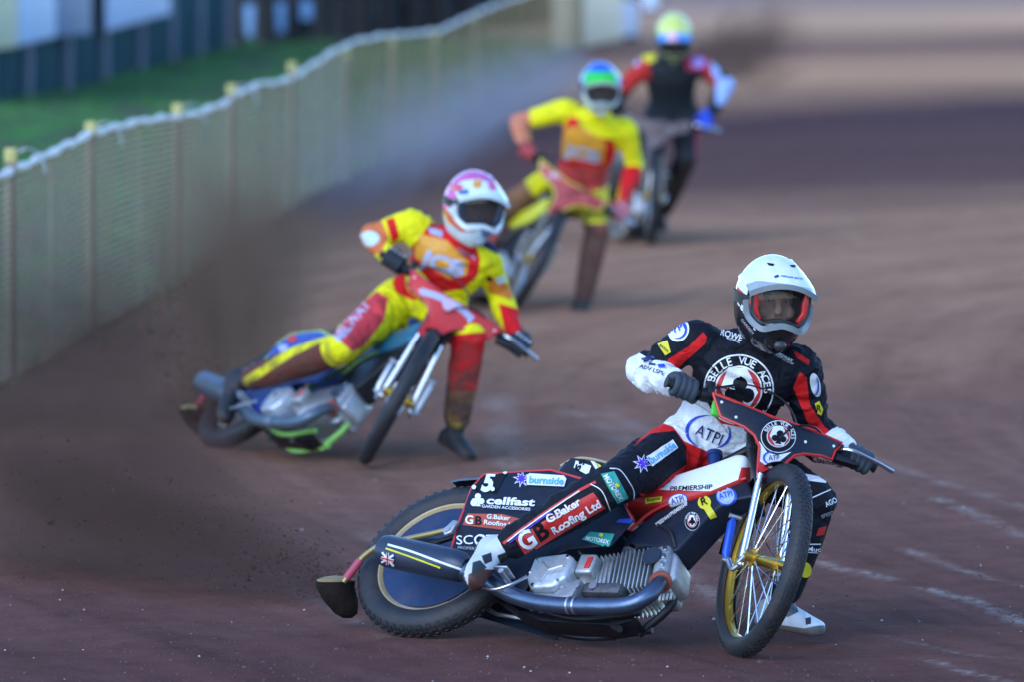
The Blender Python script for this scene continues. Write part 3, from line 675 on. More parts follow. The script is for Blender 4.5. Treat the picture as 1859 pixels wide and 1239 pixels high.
    for k in range(5): sub('bolt', MB().add(lathe([(0, -.008), (.009, -.008), (.009, 0), (0, 0)], hc+RE@np.array([.012, -.092, -.075+.034*k]), (0, 1, 0), 6)), CHROME, eng)
    for k in range(4): sub('head_stud', MB().add(tube(np.array([hc+RE@np.array([-.01+.014*k, -.03, -.095]), hc+RE@np.array([-.01+.014*k, -.03, -.122])]), .0045, 8)), mat('white_stud', (.7, .7, .68), .4), eng)
    mg = MB().add(lathe([(0, -.02), (.034, -.02), (.036, .0), (.026, .012), (0, .014)], (.80, -.03, .03), (0, .5, 1), 8)); sub('carburettor_bell', mg, CHROME, eng)
    if detail:
        for (x_, z_) in ((.525, -.105), (.645, -.095), (.645, -.20), (.55, -.222), (.512, -.165)): sub('bolt', MB().add(lathe([(0, -.007), (.0065, -.007), (.0065, 0), (0, 0)], (x_, -.161, z_), (0, 1, 0), 6)), CHROME, eng)
        for (x_, z_) in ((.66, -.215), (.72, -.21), (.57, -.258)): sub('bolt', MB().add(lathe([(0, -.008), (.008, -.008), (.008, 0), (0, 0)], (x_, -.139, z_), (0, 1, 0), 6)), STEEL, eng)
        for P_, r_ in (([(.80, -.04, .045), (.74, -.07, .09), (.70, -.05, .16), (.74, 0, .22)], .006), ([(.99, -.06, .03), (.95, -.075, .09), (.88, -.06, .13), (.84, 0, .18)], .0055), ([(.66, -.10, -.05), (.62, -.12, .0), (.64, -.10, .08)], .006)): sub('hose', MB().add(ctube(P_, r_, 8, 8)), mat('black_hose', (.012, .012, .014), .5), eng)
        for k in range(3): sub('stay', MB().add(tube(np.array([(.90+.03*k, -.06, -.17), (.88+.035*k, -.10, -.25)]), .004, 8)), STEEL, eng)
        sub('sump_block', MB().add(rbox((.79, -.06, -.185), (.16, .10, .05), .014, 2)), mat('oily_casting', (.10, .10, .11), .5, .5, var=.5, vs_=25, bump=.5, bs=60, dirt=.5), eng); sub('drain_plug', MB().add(lathe([(0, -.008), (.016, -.008), (.016, 0), (0, 0)], (.76, -.111, -.185), (0, 1, 0), 8)), STEEL, eng)
        sub('chain', MB().add(tube(np.array([(.50, .09, -.10), (.25, .092, -.06), (.02, .092, .06)]), .008, 6)).add(tube(np.array([(.50, .09, -.20), (.25, .092, -.16), (.02, .092, -.06)]), .008, 6)), STEEL, eng)
    # ---- exhaust
    ex = MB().add(ctube([(1.0, -.075, -.13), (1.025, -.12, -.18), (1.025, -.145, -.245), (.97, -.15, -.29), (.86, -.15, -.302), (.65, -.155, -.30), (.50, -.165, -.275), (.36, -.19, -.22), (.25, -.20, -.185)], [.025, .027, .029, .030, .030, .030, .030, .032, .036], 8, 18)); exo = part('exhaust_pipe', ex, c['exhaust'])
    mf = MB().add(lathe([(0, 0), (.034, 0), (.055, .03), (.059, .1), (.059, .365), (.053, .39), (.036, .395), (.03, .36), (0, .36)], (.285, -.205, -.185), nrm([-.98, 0, .19]), 28)); b.muffler = sub('silencer', mf, mat('silencer_skin_%s' % c['id'], c['muffler'], .35, .3, var=.2, vs_=10, dirt=.2), exo)
    for xx in (.73, .755): sub('clamp', MB().add(lathe([(.0295, -.004), (.0325, -.004), (.0325, .004), (.0295, .004)], (xx, -.1525, -.3015), (1, 0, 0), 20, True)), STEEL, exo)
    sub('flange', MB().add(lathe([(.02, -.006), (.04, -.006), (.04, .006), (.02, .006)], (1.005, -.085, -.14), (.3, -.7, -.7), 20, True)), mat('copper_gasket', (.25, .06, .04), .5, .4), exo)
    sub('heat_shield_rod', MB().add(ctube([(.54, -.20, -.215), (.52, -.23, -.27), (.46, -.235, -.30), (.40, -.235, -.29)], .006, 5, 8)), STEEL, exo)
    # ---- engine plates / skid under the frame
    sk = MB().add(prism([(.42, -.24), (.55, -.285), (.86, -.30), (.94, -.265), (.9, -.25), (.6, -.24)], -.04, .04, .008)); sk.add(tube(np.array([(.86, -.05, -.31), (.93, -.1, -.36)]), .012, 8)); part('engine_plate', sk, BLACK)
    # ---- foot rest
    pg = MB().add(tube(np.array([(.47, -.08, -.235), (.47, -.26, -.235)]), .011, 10)); pg.add(rbox((.47, -.235, -.224), (.055, .07, .008), .003)); part('foot_rest', pg, STEEL)
    # ---- tank
    tk = prism([(1.135, .44), (1.155, .33), (1.05, .268), (.86, .21), (.70, .215), (.66, .26), (.70, .30), (.86, .345), (1.02, .41), (1.09, .445)], -.078, .078, .026, 'xz', 4); b.tank = part('fuel_tank', MB().add(tk), c['tank'], angle=60)
    cp = MB().add(lathe([(0, 0), (.03, 0), (.03, .012), (.024, .016), (.024, .07), (.029, .072), (.029, .088), (.02, .094), (0, .094)], (1.0, -.03, .385), nrm([-.3, -.15, 1]), 20)); sub('breather_cap', cp, mat('navy_cap', (.01, .03, .12), .35, var=.1), b.tank)
    fc = prism([(1.165, .335), (1.225, .262), (1.115, .238), (1.072, .175), (1.037, .10), (1.0, .02), (.955, -.002), (.90, .035), (.77, .04), (.775, .10), (.85, .193), (1.04, .28)], -.06, .06, .012, 'xz', 3); b.cover = part('frame_cover', MB().add(fc), c['cover'], angle=60)
    ed = ctube([(.775, -.062, .105), (.85, -.064, .198), (1.04, -.066, .285), (1.16, -.062, .34)], .0055, 6, 8); sub('edge_trim', MB().add(ed), c['trim'], b.cover)
    # ---- seat and rear mudguard
    st_ = [np.array([(x, -w, z-.035), (x, -w*1.05, z-.01), (x, -w*.8, z+.012), (x, 0, z+.018), (x, w*.8, z+.012), (x, w*1.05, z-.01), (x, w, z-.035)]) for x, w, z in ((.36, .05, .375), (.40, .075, .405), (.48, .085, .40), (.60, .08, .372), (.72, .06, .34), (.80, .045, .325))]
    b.seat = part('seat', MB().add(rings(st_)), c['seat'], angle=60); sub('seat_edge', MB().add(ctube([(.37, -.055, .395), (.42, -.06, .424), (.50, -.066, .418), (.62, -.06, .388), (.78, -.035, .345)], .006, 5, 8)), c['seat_edge'], b.seat)
    b.seatbox = part('seat_panel', MB().add(prism([(.385, .31), (.43, .405), (.56, .385), (.70, .345), (.66, .27), (.5, .27)], -.098, .098, .008)), c['seat'])
    mgp = []
    for x, z, w in ((-.085, .352, .04), (-.04, .356, .05), (.05, .360, .055), (.16, .358, .06), (.28, .35, .06), (.40, .33, .05)): mgp.append(np.array([(x, -w, z-.028), (x, -w*.7, z-.004), (x, 0, z+.004), (x, w*.7, z-.004), (x, w, z-.028), (x, w*.7, z-.012), (x, 0, z-.005), (x, -w*.7, z-.012)]))
    b.guard = part('rear_mudguard', MB().add(rings(mgp)), BLACK, angle=60)
    # ---- side covers over the rear wheel
    def side_cover(s):
        out = [(.115, .302), (.395, .318), (.55, .272), (.70, .232), (.82, .10), (.78, -.02), (.62, -.045), (.53, -.11), (.51, -.235), (.15, -.145), (.135, -.09), (.104, .06), (.098, .235)]
        vf = prism(out, -.004, .004, .002); v, f = vf
        bm = bmesh.new(); vs_ = [bm.verts.new(tuple(p)) for p in v]
        for q in f: bm.faces.new([vs_[i] for i in q])
        for _ in range(3):
            lg = [ed_ for ed_ in bm.edges if ed_.calc_length() > .05]
            if lg: bmesh.ops.subdivide_edges(bm, edges=lg, cuts=1); bmesh.ops.triangulate(bm, faces=[q for q in bm.faces if len(q.verts) > 3])
        v, f = bm_vf(bm); v[:, 1] = s*(v[:, 1]+.128+.012*np.sin((v[:, 0]-.1)*4.5)-.03*np.clip(v[:, 2]-.2, 0, 1)*3-.004*np.sin(v[:, 2]*22))
        if s < 0: f = [q[::-1] for q in f]
        o = part('side_cover', MB().add((v, f)), c['panel'], angle=50)
        edp = [(p[0], s*(.128+.012*math.sin((p[0]-.1)*4.5)-.09*max(0, p[1]-.2)-.004*math.sin(p[1]*22)+.001), p[1]) for p in out[:5]]; sub('edge_trim', MB().add(tube(np.array(edp), .006, 8)), c['trim'], o)
        edp = [(p[0], s*(.128+.012*math.sin((p[0]-.1)*4.5)-.09*max(0, p[1]-.2)-.004*math.sin(p[1]*22)+.001), p[1]) for p in out[9:]+out[:1]]; sub('edge_trim', MB().add(tube(np.array(edp), .006, 8)), c['trim'], o)
        return o
    b.side = side_cover(-1); side_cover(1)
    br = MB().add(prism([(.075, .02), (.10, .065), (.125, .06), (.115, .01), (.09, -.005)], -.162, -.148, .004)); br.add(lathe([(0, -.012), (.012, -.012), (.012, .012), (0, .012)], (.095, -.155, .02), (0, 1, 0), 12)); brk = part('bracket', br, ALU)
    # ---- dirt deflector behind the rear wheel
    dt = MB().add(ctube([(.11, -.15, .035), (.03, -.145, .015), (-.10, -.13, -.005), (-.20, -.11, -.015), (-.265, -.092, -.05), (-.29, -.08, -.08), (-.315, -.066, -.115), (-.335, -.055, -.14)], .0105, 7, 10)); dfl = part('dirt_deflector', dt, mat('brass_tube', (.42, .30, .12), .4, .6, var=.2, dirt=.3))
    sub('sleeve', MB().add(ctube([(-.278, -.087, -.065), (-.30, -.075, -.095), (-.325, -.061, -.127)], .0155, 4, 10)), mat('pink_sleeve', (.42, .05, .09), .5, var=.2, dirt=.2), dfl)
    wu = M.T@np.array([0, 0, 1.]); wx = nrm(M.T@np.array([1., .25, 0])); wy = np.cross(wu, wx); cc_ = np.array([-.385, -.035, -.135]); RD = np.stack([wx, wy, wu], 1)
    bowl = [np.array([cc_+RD@np.array([.070*k*math.cos(a)*(1-.12*math.sin(a)), .052*k*math.sin(a), z*.85]) for a in np.linspace(0, 2*np.pi, 24, endpoint=False)])+wx*o for k, z, o in ((.25, -.145, .045), (.6, -.125, .04), (.9, -.07, .02), (1., -.012, 0), (1.02, .012, 0), (.96, .014, 0), (.93, -.006, 0), (.3, -.02, 0))]
    sub('flap', MB().add(rings(bowl)), mat('dark_flap', (.012, .008, .007), .8, var=.5, vs_=20, bump=.4, bs=40, dirt=.15, spec=.15), dfl, 60)
    top_ = [np.array([cc_+RD@np.array([.067*k*math.cos(a)*(1-.12*math.sin(a)), .049*k*math.sin(a), z]) for a in np.linspace(0, 2*np.pi, 24, endpoint=False)]) for k, z in ((1.0, .010), (1.0, .017), (.6, .026), (.1, .03))]
    sub('flap_top', MB().add(rings(top_)), mat('ochre_flap', (.26, .19, .07), .6, var=.3, dirt=.4), dfl, 60)
    # ---- fork, steered
    fk = MB()
    for s in (-1, 1): fk.add(ctube([(.04, s*.058, .13), (.07, s*.058, .04), (.14, s*.058, -.08), (.205, s*.058, -.16)], .016, 4, 12))
    fk.add(rbox((.05, 0, .10), (.05, .15, .022), .006)); fk.add(rbox((.085, 0, .01), (.05, .15, .022), .006)); fo = part('fork', fk, BLACK, LS)
    for s in (-1, 1):
        sub('fork_leg', MB().add(tube(np.array([(.205, s*.058, -.13), (.19, s*.066, -.30), (.172, s*.074, -.47)]), .0135, 14)), c.get('leg', CHROME), fo)
        sub('link_arm', MB().add(ctube([(.172, s*.078, -.47), (.135, s*.088, -.475), (.10, s*.095, -.43)], .010, 5, 8)).add(tube(np.array([(.172, s*.08, -.46), (fa[0], s*.07, fa[2])]), .011, 10)), STEEL, fo)
        sub('damper', MB().add(tube(np.array([(.115, s*.10, -.28), (.11, s*.103, -.30), (.095, s*.103, -.41), (.10, s*.1, -.435)]), [.008, .016, .016, .008], 12)), c.get('damper', BLUE), fo)
        sub('damper_pin', MB().add(tube(np.array([(.118, s*.118, -.275), (.118, s*.075, -.275)]), .009, 10)), STEEL, fo); sub('damper_pin', MB().add(tube(np.array([(.10, s*.118, -.435), (.10, s*.075, -.435)]), .009, 10)), STEEL, fo)
    gd = []
    for a_ in np.linspace(math.radians(84), math.radians(160), 14): u = np.array([math.cos(a_), 0, math.sin(a_)]); gd.append(np.array([fa+u*(FR+.020)+np.array([0, y_, 0])-u*abs(y_)*.35+u*o_ for y_, o_ in ((-.045, 0), (-.025, 0), (0, 0), (.025, 0), (.045, 0), (.025, .003), (0, .003), (-.025, .003))]))
    part('front_mudguard', MB().add(rings(gd)), BLACK, LS, angle=60)
    # ---- handlebar, steered
    hbp = [(.05, -.385, .178), (.05, -.27, .17), (.06, -.17, .155), (.09, -.08, .115), (.10, 0, .105), (.09, .08, .10), (.07, .18, .12), (.055, .28, .112), (.05, .43, .088)]
    hb = part('handlebar', MB().add(ctube(hbp, .0115, 6, 12)), BLACK, LS)
    b.gR, b.gL = np.array([.05, -.33, .174]), np.array([.05, .362, .10]); b.gdirR, b.gdirL = nrm([0, -1, .06]), nrm([0, 1, -.16])
    for (p, d) in ((b.gR, b.gdirR), (b.gL, b.gdirL)): sub('grip', MB().add(tube(np.array([p-d*.065, p+d*.06, p+d*.062, p+d*.068]), [.0165, .0165, .021, .021], 14)), mat('grip_rubber', (.02, .02, .022), .7), hb)
    sub('clutch_lever', MB().add(ctube([(.075, .26, .10), (.115, .30, .098), (.118, .40, .08), (.105, .475, .068)], [.006, .0075, .0075, .009], 6, 8)), CHROME, hb)
    sub('lever_body', MB().add(rbox((.075, .265, .105), (.05, .035, .03), .006)).add(rbox((.06, .31, .085), (.045, .10, .05), .012)), BLACK, hb)
    sub('throttle_body', MB().add(lathe([(0, -.02), (.024, -.02), (.026, 0), (.024, .02), (0, .02)], (.052, -.25, .17), (0, 1, 0), 18)).add(rbox((.06, -.235, .195), (.04, .03, .05), .008)), BLACK, hb)
    sub('kill_switch_clip', MB().add(rbox((.06, -.20, .13), (.02, .035, .06), .004)), GREENP if detail else BLACK, hb)
    sub('cable', MB().add(ctube([(.07, -.22, .20), (.10, -.10, .235), (.12, .03, .20), (.10, .10, .10), (.06, .08, -.05)], .004, 8, 6)), BLACK, hb)
    sub('cable', MB().add(ctube([(.075, .24, .11), (.16, .14, .12), (.185, .05, .09), (.19, .0, .03)], .004, 8, 6)), BLACK, hb)
    # ---- front fairing plate
    PL = [(-.237, .163), (-.16, .157), (-.008, .140), (.143, .136), (.27, .12), (.247, .081), (.239, .047), (.198, .05), (.13, .038), (.094, .021), (.058, -.027), (.018, -.073), (-.034, -.113), (-.037, -.034), (-.04, .018), (-.064, .053), (-.105, .073), (-.196, .084)]
    v, f = prism(PL, -.0025, .0025, .0012, 'yz'); bm = bmesh.new(); vs_ = [bm.verts.new(tuple(p)) for p in v]
    for q in f: bm.faces.new([vs_[i] for i in q])
    for _ in range(3):
        lg = [ed_ for ed_ in bm.edges if ed_.calc_length() > .035]
        if lg: bmesh.ops.subdivide_edges(bm, edges=lg, cuts=1); bmesh.ops.triangulate(bm, faces=[q for q in bm.faces if len(q.verts) > 3])
    v, f = bm_vf(bm); v[:, 0] += .165-1.1*(v[:, 1]-.02)**2+.35*np.clip(-v[:, 2], 0, 1); v[:, 1] -= .297/.868*(v[:, 0]-.10); v[:, 2] -= .398/.868*(v[:, 0]-.10); b.plate = part('front_plate', MB().add((v, f)), c['plate'], LS, angle=50)
    PLe = np.array(PL); PLe = np.vstack([PLe, PLe[:1]]); edp = np.stack([.167-1.1*(PLe[:, 0]-.02)**2+.35*np.clip(-PLe[:, 1], 0, 1), PLe[:, 0], PLe[:, 1]], 1); edp[:, 1] -= .297/.868*(edp[:, 0]-.102); edp[:, 2] -= .398/.868*(edp[:, 0]-.102)
    sub('edge_trim', MB().add(tube(edp, .0055, 6, False)), c['plate_trim'], b.plate)
    for y_, z_ in ((-.14, .10), (.13, .085), (-.20, .14), (.24, .10)): sub('rivet', MB().add(lathe([(0, 0), (.006, 0), (.005, .003), (0, .004)], (.167-1.1*(y_-.02)**2, y_-.342*(.067-1.1*(y_-.02)**2), z_-.4585*(.067-1.1*(y_-.02)**2)), (1, 0, 0), 10)), WHITE, b.plate)
    return b

# ================================================================== riders
def make_helmet(person, c, Hf, regions, base, cols, peak_cols, goggle, strap, lens_a, detail, idn, s=1.):
    """helmet in its own frame: x = wearer's right, y = forward, z = up"""
    R0 = WM[person][:3, 3]; loc = M4(Hf*np.array([s*.93, s, s*1.03]), c-R0)
    nu, nv = 72, 48; V = []; F = []
    for j in range(nv+1):
        e = -math.pi/2+math.pi*j/nv
        for i in range(nu):
            a = 2*math.pi*i/nu; p = np.array([.132*math.cos(e)*math.sin(a), .150*math.cos(e)*math.cos(a), .150*math.sin(e)])
            fr = max(0., math.cos(a))**1.4; t = np.clip((-.0-p[2])/.075, 0, 1); t = t*t*(3-2*t)
            p[1] += .048*fr*t; p[0] *= 1-.10*t*fr
            zb = -.125-.058*np.clip(p[1]/.13, 0, 1); p[2] = max(p[2]*1.16 if p[2] < 0 else p[2], zb)
            V.append(p)
    for j in range(nv):
        for i in range(nu): k = (i+1) % nu; F.append((j*nu+i, (j+1)*nu+i, (j+1)*nu+k, j*nu+k))
    shell = mesh('helmet', V, F, [region_material('helmet_shell_%s' % idn, base, cols, .18, 0, coat=.6, sheen=0, mud=(.12, .07, .055)), mat('helmet_lining', (.015, .015, .017), .9)], True, None)
    bm = bmesh.new(); bm.from_mesh(shell); bmesh.ops.remove_doubles(bm, verts=bm.verts[:], dist=1e-5); bm.to_mesh(shell); bm.free()
    ow = bpy.data.objects.new('h', shell); COL.objects.link(ow)
    hw, z0, z1 = .112, -.066, .062
    P = [(-hw, .01), (-hw*.97, z1*.8), (-hw*.82, z1), (0, z1*1.05), (hw*.82, z1), (hw*.97, z1*.8), (hw, .01), (hw*.93, z0*.55), (hw*.62, z0*.98), (.03, z0*.86), (0, z0*.78), (-.03, z0*.86), (-hw*.62, z0*.98), (-hw*.93, z0*.55)]
    cm = mesh('c', *prism(P, .035, .30, .008), [MATS['helmet_lining']], True, None); oc = bpy.data.objects.new('c', cm); COL.objects.link(oc)
    bo = ow.modifiers.new('b', 'BOOLEAN'); bo.operation = 'DIFFERENCE'; bo.object = oc; bo.solver = 'EXACT'; bo.material_mode = 'TRANSFER'
    me = bpy.data.meshes.new_from_object(ow.evaluated_get(bpy.context.evaluated_depsgraph_get())); bpy.data.objects.remove(ow); bpy.data.objects.remove(oc); me.name = 'helmet'
    me.shade_smooth(); me.set_sharp_from_angle(angle=math.radians(50))
    h = link('helmet', me, person, loc); w = co(me)@WM[h][:3, :3].T+WM[h][:3, 3]; pp = to_px(w)
    for k, rg in enumerate(regions): set_attr(me, 'r%d' % k, poly_sd(pp, rg))
    set_attr(me, 'mud', np.full(len(pp), .14))
    # eye port trim, follows the opening
    tr = []
    for (x, z) in P[6:]+P[:1]:
        yb = .150*math.sqrt(max(0., 1-(x/.140)**2-(min(z, 0)/.19)**2*.2)); yb += .048*np.clip(-z/.075, 0, 1)*max(0, 1-(x/.12)**2)**.6; tr.append((x*1.06, yb+.004, z*1.08-.006))
    trim = link('eye_port_trim', mesh('eye_port_trim', *strip(spline(np.array(tr), 5), .019, .014, (0, 1, 0)), mat('trim_%s' % idn, goggle['trim'], .4, var=.1)), h)
    # peak
    G = []; nu2, nv2 = 21, 9
    for sgn in (0, 1):
        for j in range(nv2):
            v = j/(nv2-1)
            for i in range(nu2):
                u = -1+2*i/(nu2-1); x = u*(.126-.004*v); y = .045+.150*v*(1-.24*u*u)-.055*u*u*(1-v); z = .150-.058*v*v-.022*v-.078*u*u*(1-.55*v)+.005*math.exp(-((abs(u)-.42)/.07)**2)
                G.append((x, y-(.002 if sgn else 0), z-(.009 if sgn else 0)))
    F = []; n = nu2*nv2
    for j in range(nv2-1):
        for i in range(nu2-1):
            a = j*nu2+i; F += [(a, a+1, a+nu2+1, a+nu2), (n+a, n+a+nu2, n+a+nu2+1, n+a+1)]
    rim = [i for i in range(nu2)]+[j*nu2+nu2-1 for j in range(1, nv2)]+[(nv2-1)*nu2+i for i in range(nu2-2, -1, -1)]+[j*nu2 for j in range(nv2-2, 0, -1)]
    for a, b in zip(rim, rim[1:]+rim[:1]): F.append((a, n+a, n+b, b))
    pme = mesh('peak', G, F, region_material('peak_%s' % idn, peak_cols[0], [q[0] for q in peak_cols[1]], .2, 0, coat=.5, sheen=0, mud=(.12, .07, .055)), True, 45); pk = link('peak', pme, h)
    pp = to_px(co(pme)@WM[pk][:3, :3].T+WM[pk][:3, 3])
    for k, q in enumerate(peak_cols[1]): set_attr(pme, 'r%d' % k, poly_sd(pp, q[1]))
    set_attr(pme, 'mud', np.full(len(pp), .12))
    lip = spline(np.array([((-1+2*i/10)*.124, .043+.150*(1-.24*(-1+2*i/10)**2), .066-.035*(-1+2*i/10)**2) for i in range(11)]), 3); link('peak_lip', mesh('peak_lip', *strip(lip, .017, .006, (0, 1, 0)), mat('lip_%s' % idn, goggle['trim'], .45, var=.15)), h)
    # chin vent
    link('chin_vent', mesh('chin_vent', *ellipsoid((0, .181, -.128), np.eye(3), (.022, .012, .017)), mat('vent_%s' % idn, goggle['vent'], .4)), h)
    # goggles
    gp = [(x*.94, z*.92+.0) for x, z in P]
    def gy(x, z, o=0.): return .140-1.9*x*x+o
    ring = np.array([(x, gy(x, z), z) for x, z in gp]); ring = np.vstack([ring, ring[:1]])
    link('goggle_frame', mesh('goggle_frame', *strip(spline(ring, 4), .010, .03, (0, 1, 0)), mat('goggle_rim', (.02, .02, .022), .4, var=.1)), h)
    for sx in (-1, 1): link('goggle_outrigger', mesh('goggle_outrigger', *prism([(sx*.107, .05), (sx*.088, .045), (sx*.078, .01), (sx*.08, -.02), (sx*.062, -.05), (sx*.075, -.054), (sx*.102, -.035), (sx*.111, .0)][::sx], .110, .1455-.012, .004), mat('goggle_%s' % idn, goggle['frame'], .35, var=.1)), h)
    G = []; F = []; na = 13; nb = 7
    for j in range(nb):
        for i in range(na):
            x = (-1+2*i/(na-1))*.100; t = j/(nb-1); zl = np.interp(abs(x), [0, .03, .065, .1], [z0*.74, z0*.82, z0*.9, z0*.35]); zu = np.interp(abs(x), [0, .085, .1], [z1*.93, z1*.9, z1*.6]); z = zl+(zu-zl)*t
            G.append((x, gy(x, z, -.006)+.006*(1-(2*t-1)**2), z))
    for j in range(nb-1):
        for i in range(na-1): a = j*na+i; F.append((a, a+1, a+na+1, a+na))
    lm, N, L, B = nodes('lens_%s' % idn); B.inputs['Base Color'].default_value = (.06, .045, .045, 1); B.inputs['Roughness'].default_value = .08; B.inputs['Alpha'].default_value = lens_a
    link('goggle_lens', mesh('goggle_lens', G, F, lm, True, None), h)
    for sx in (-1, 1):
        S_ = np.array([(sx*.100, .110, .0), (sx*.114, .078, .004), (sx*.1295, .03, .008), (sx*.1295, -.03, .01), (sx*.095, -.105, .012)]); link('goggle_strap', mesh('goggle_strap', *strip(spline(S_, 5), .034, .004, (0, 0, 1)) if False else rings([np.array([p+np.array([sx*.003, 0, -.017]), p+np.array([sx*.005, 0, -.017]), p+np.array([sx*.005, 0, .017]), p+np.array([sx*.003, 0, .017])]) for p in spline(S_, 5)]), strap), h)
    return h

def make_glove(person, g, bd, wr, mt, knuckles, name='glove'):
    """hand closed on the grip: g = grip centre, bd = along the bar outwards, wr = wrist"""
    bd = nrm(bd); w = np.asarray(wr)-g; w = nrm(w-bd*(w@bd)); n = np.cross(bd, w)
    if n[2] < 0: n = -n
    parts = []; fl = [.9, 1., .97, .86]
    palm = []
    for i in range(4):
        o = (i-1.5)*.0225; base = g+bd*o
        kn = base+w*.026+n*.030; parts.append(limb([base+w*.070+n*.014, base+w*.048+n*.026, kn], [.0175, .016, .0135]))
        P = []
        for a in np.linspace(115, -150*fl[i], 8): a_ = math.radians(a); P.append(base+n*.0315*math.sin(a_)-w*.0315*math.cos(a_))
        parts.append(limb(np.vstack([[kn], P]), np.linspace(.0135, .0108, 9), 14))
    parts.append(limb([g+w*.105+n*.004, g+w*.075+n*.010, g+w*.045+n*.012], [.034, .038, .036])); parts.append(limb([g+w*.07-bd*.03, g+w*.05-bd*.035+n*.008, g+w*.03+bd*.03+n*.01], [.024, .026, .024]))
    parts.append(limb([g+w*.065-bd*.040-n*.005, g+w*.04-bd*.060-n*.014, g+w*.012-bd*.052-n*.031, g-w*.012-bd*.035-n*.030], [.019, .0165, .0135, .0115]))
    parts.append(limb([g+w*.10, np.asarray(wr)*1.0, np.asarray(wr)+w*.03], [.034, .036, .042]))
    me = remesh(parts, .0035, 3, name); R0 = WM[person][:3, 3]; setco(me, co(me)-R0); me.materials.append(mt); me.shade_smooth(); o = link(name, me, person)
    kb = MB()
    for i in range(4):
        base = g+bd*(i-1.5)*.0225+w*.030+n*.041; kb.add(ellipsoid(base-R0, np.stack([bd, w, n]), (.008, .011, .005), 10, 6))
    link('knuckle_guard', kb_me(kb, knuckles), o); return o
def kb_me(kb, m): v, f = kb.vf(); return mesh('knuckle_guard', v, f, m)

def make_boot(person, an, toe, shin, mt, sole_m, sc=1., name='boot', regions=None):
    """an = ankle joint, toe = tip of the boot, shin = direction up the leg"""
    R0 = WM[person][:3, 3]; f = nrm(toe-an); sh = nrm(shin); side = nrm(np.cross(f, sh)); up = nrm(np.cross(side, f)); L_ = np.linalg.norm(toe-an)
    drop = .055
    ax = nrm(f*L_+up*0.0); o = an-up*drop; secs = []
    for x, w, h, z in ((-.085, .018, .03, .0), (-.075, .032, .05, .006), (-.04, .038, .062, .010), (.02, .038, .06, .012), (.07, .043, .048, .004), (.12, .047, .038, -.004), (.155, .043, .032, -.008), (.175, .032, .026, -.008), (.184, .012, .014, -.008)):
        x *= L_/.19; a = np.linspace(0, 2*np.pi, 20, endpoint=False); q = np.stack([np.sign(np.cos(a))*np.abs(np.cos(a))**.75*w*sc, np.clip(np.sin(a), -.62, 1)*h*sc+z], 1); secs.append(o+f*x+np.outer(q[:, 0], side)+np.outer(q[:, 1], up))
    parts = [rings(secs), limb([an-up*.02, an+sh*.04, an+sh*.09], [.046*sc, .044*sc, .042*sc])]
    me = remesh(parts, .005, 4, name); v = co(me); setco(me, v-R0); me.materials.append(mt); me.materials.append(sole_m)
    if regions:
        pp = to_px(v)
        for k, rg in enumerate(regions): set_attr(me, 'r%d' % k, poly_sd(pp, rg))
    hgt = (v-o)@up; fc = np.array([np.mean(hgt[list(p.vertices)]) for p in me.polygons]); me.polygons.foreach_set('material_index', (fc < hgt.min()+.014).astype(np.int32)); me.shade_smooth()
    return link(name, me, person)

